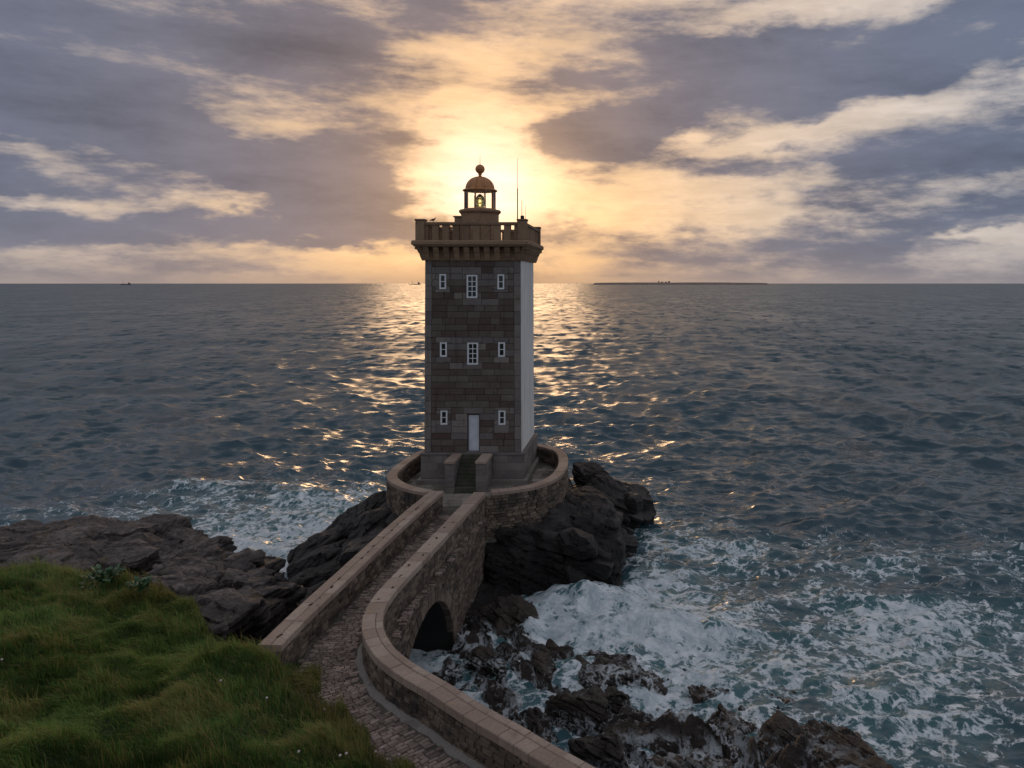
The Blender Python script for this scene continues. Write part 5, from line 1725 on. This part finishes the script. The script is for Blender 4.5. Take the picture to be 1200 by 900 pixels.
# ------------------------------------------------------------------ turf
def build_grass():
    rng = np.random.default_rng(99)
    NB = 400000
    x = rng.uniform(-29, -3.0, NB); y = 33 - rng.uniform(0, 1, NB) ** 0.8 * 19.5
    # keep to the wedge the photograph could plausibly show, with a margin to either side
    nt_ = 1500
    tx_ = rng.uniform(-29, -3.0, nt_); ty_ = 33 - rng.uniform(0, 1, nt_) ** 0.8 * 19.5
    ti = rng.integers(0, nt_, 75000)
    rr_ = rng.normal(0, 0.10, (75000, 2))
    x = np.concatenate([x, tx_[ti] + rr_[:, 0]]); y = np.concatenate([y, ty_[ti] + rr_[:, 1]])
    ta = np.concatenate([np.zeros(NB), np.ones(75000)]); tdx = np.concatenate([np.zeros((NB, 2)), rr_ * 8])
    ttone = np.concatenate([np.zeros(NB), rng.normal(0, 0.30, nt_)[ti]])
    keep = (x > -0.95 * y - 1.0)
    ta, tdx, ttone = ta[keep], tdx[keep], ttone[keep]
    x, y = x[keep], y[keep]
    z, d, rd = full_height(x, y)
    _, side_y = None, None
    # only the landward side of the path carries turf
    i = np.argmin([(x - a[0]) ** 2 + (y - a[1]) ** 2 for a in ROADC.p[::12]], axis=0)
    P = ROADC.p[::12][i]; T = ROADC.t[::12][i]
    lat = -(x - P[:, 0]) * T[:, 1] + (y - P[:, 1]) * T[:, 0]
    edge = -0.50 + 0.25 * fbm(p2(x * 0.9, y * 0.9), 3, 0.5, 44)
    ok = (d > 0.12) & ~((y > 24.9) & (x > -12.9)) & (lat < edge) & ((np.abs(LEFT.dist(x, y, 6)) > 0.42)) & (y < 32.2)
    
    x, y, z, lat, d = x[ok], y[ok], z[ok], lat[ok], d[ok]
    ta, tdx, ttone = ta[ok], tdx[ok], ttone[ok]
    n = len(x)
    f1 = fbm(p2(x * 0.33, y * 0.45), 4, 0.5, 71); f2 = fbm(p2(x * 1.1, y * 1.3), 3, 0.5, 72); f3 = fbm(p2(x * 0.22 + 9, y * 0.3), 3, 0.5, 73)
    rim = np.exp(-np.abs(lat + 0.8) / 0.7) * sstep(25.5, 23.0, y)
    crest = np.exp(-np.clip(d, 0, 9) / 0.9)
    dry = np.clip(0.05 + 0.70 * sstep(0.32, 0.80, f3 + 0.5 * f2) + 0.25 * np.clip(f3 + 0.15, 0, 1) + 0.35 * np.clip(f2, 0, 1) + 0.65 * rim + 0.40 * crest, 0, 1)
    isdry = rng.uniform(0, 1, n) < dry * 0.72
    L = (0.18 + 0.16 * rng.uniform(0, 1, n) + 0.14 * np.clip(f2, -0.8, 1) + 0.22 * rim + 0.14 * crest)
    L *= np.where(isdry, 1.12, 1.0) * rng.uniform(0.7, 1.25, n)
    L = np.clip(L * (1 + 0.75 * ta), 0.07, 0.95)
    # wind-combed lean, swirling a little from tuft to tuft
    th = R(205) + 1.1 * fbm(p2(x * 0.28 + 20, y * 0.38), 3, 0.5, 74) + rng.normal(0, 0.55, n)
    lean = np.stack([np.cos(th), np.sin(th)], 1)
    lean = lean * (1 - 0.35 * ta[:, None]) + tdx * 0.5
    bend = np.clip(0.78 + 0.35 * f1 + rng.normal(0, 0.22, n), 0.05, 1.15)
    ph = rng.uniform(0, 6.28, n)
    w = rng.uniform(0.006, 0.011, n)
    sx, sy = np.cos(ph) * w, np.sin(ph) * w
    up1 = L * (0.56 - 0.12 * bend); up2 = up1 + L * (0.44 - 0.34 * bend)
    h1 = L * 0.18 * bend + L * .03; h2 = h1 + L * 0.50 * bend
    V = np.zeros((n, 5, 3))
    V[:, 0] = np.stack([x - sx, y - sy, z - 0.03], 1); V[:, 1] = np.stack([x + sx, y + sy, z - 0.03], 1)
    mx, my = x + lean[:, 0] * h1, y + lean[:, 1] * h1
    V[:, 2] = np.stack([mx - sx * .8, my - sy * .8, z + up1], 1); V[:, 3] = np.stack([mx + sx * .8, my + sy * .8, z + up1], 1)
    V[:, 4] = np.stack([x + lean[:, 0] * h2, y + lean[:, 1] * h2, z + up2], 1)
    tri = np.array([(0, 1, 3), (0, 3, 2), (2, 3, 4)])
    F = (np.arange(n)[:, None, None] * 5 + tri[None]).reshape(-1, 3)
    o = mesh_np('grass', V.reshape(-1, 3), F, M['grass'], smooth=True)
    tone = np.clip(0.42 + ttone + 0.50 * f1 + 0.25 * f2 + rng.normal(0, 0.16, n), 0, 1)
    fattr(o, 'tone', np.repeat(tone, 5)); fattr(o, 'dry', np.repeat(np.where(isdry, rng.uniform(.45, 1, n), rng.uniform(0, .12, n)), 5))
    fattr(o, 'tip', np.tile([0, 0, .6, .6, 1.0], n))
    tag(o, 'wind combed green and straw coloured grass on the headland', 'grass', None, 'stuff')
    return n
NBL = build_grass()

def ground_hit(px, py, lift=0.0):
    for Y in np.arange(14.5, 33, 0.1):
        p = at(px, py, Y)
        g = full_height(np.array([p.x]), np.array([p.y]))[0][0] + lift
        if p.z <= g:
            return Vector((p.x, p.y, g - lift))
    p = at(px, py, 24); return p

# broad-leaved plant at the crest of the turf
def leafy_plant(px, py, n, label, rad):
    p = ground_hit(px, py, 0.1)
    root = empty('leafy_plant', p, label, 'plant')
    r = random.Random(int(px))
    for i in range(n):
        a = r.uniform(0, 6.28); el_ = r.uniform(0.25, 1.25); q = rad * r.uniform(0.15, 1.0)
        b = Vector((p.x + math.cos(a) * q * .8, p.y + math.sin(a) * q * .8, p.z + r.uniform(0.20, 0.62)))
        L = r.uniform(0.20, 0.36); W = L * 0.32
        d = Vector((math.cos(a) * math.cos(el_), math.sin(a) * math.cos(el_), math.sin(el_)))
        s = d.cross(Vector((0, 0, 1))).normalized(); up = s.cross(d)
        m1 = b + d * L * .5 + up * .02; t = b + d * L - up * L * .12
        MB().add([b, m1 - s * W + up * .03, m1 + s * W + up * .03, t, m1], [(0, 1, 4), (0, 4, 2), (1, 3, 4), (4, 3, 2)]).build('leaf', M['leaf'], root)
    for i in range(6):
        a = i * 1.05
        MB().tube(p - Vector((0, 0, .05)), (p.x + math.cos(a) * rad * .5, p.y + math.sin(a) * rad * .5, p.z + .25), .012, .006, 5).build('stem', M['leaf'], root)
leafy_plant(121, 689, 110, 'dark glossy broad leaved plant at the crest of the turf', 0.75)
leafy_plant(165, 700, 40, 'small bright leafy plant in the turf right of the broad leaved one', 0.45)

# pale thrift heads on thin stalks
def thrift(px, py, i):
    p = ground_hit(px, py, 0.32)
    root = empty('thrift_flower', p, 'tiny pale flower head on a thin stalk above the grass', 'flower', 'pale flowers in the turf')
    hx, hy = random.uniform(-.06, .06), random.uniform(-.06, .06)
    MB().tube(p, (p.x + hx, p.y + hy, p.z + .33), .006, .004, 5).build('stalk', M['stalk'], root)
    prof = [(0.004, p.z + .315), (0.030, p.z + .325), (0.036, p.z + .345), (0.026, p.z + .366), (0.004, p.z + .374)]
    MB().lathe(p.x + hx, p.y + hy, prof, 9).build('flower_head', M['petal'], root, 50)
for i, (px, py) in enumerate([(313, 823), (381, 833), (395, 889), (408, 886), (448, 879), (470, 886), (350, 881), (440, 884), (5, 775), (258, 800)]):
    thrift(px, py, i)
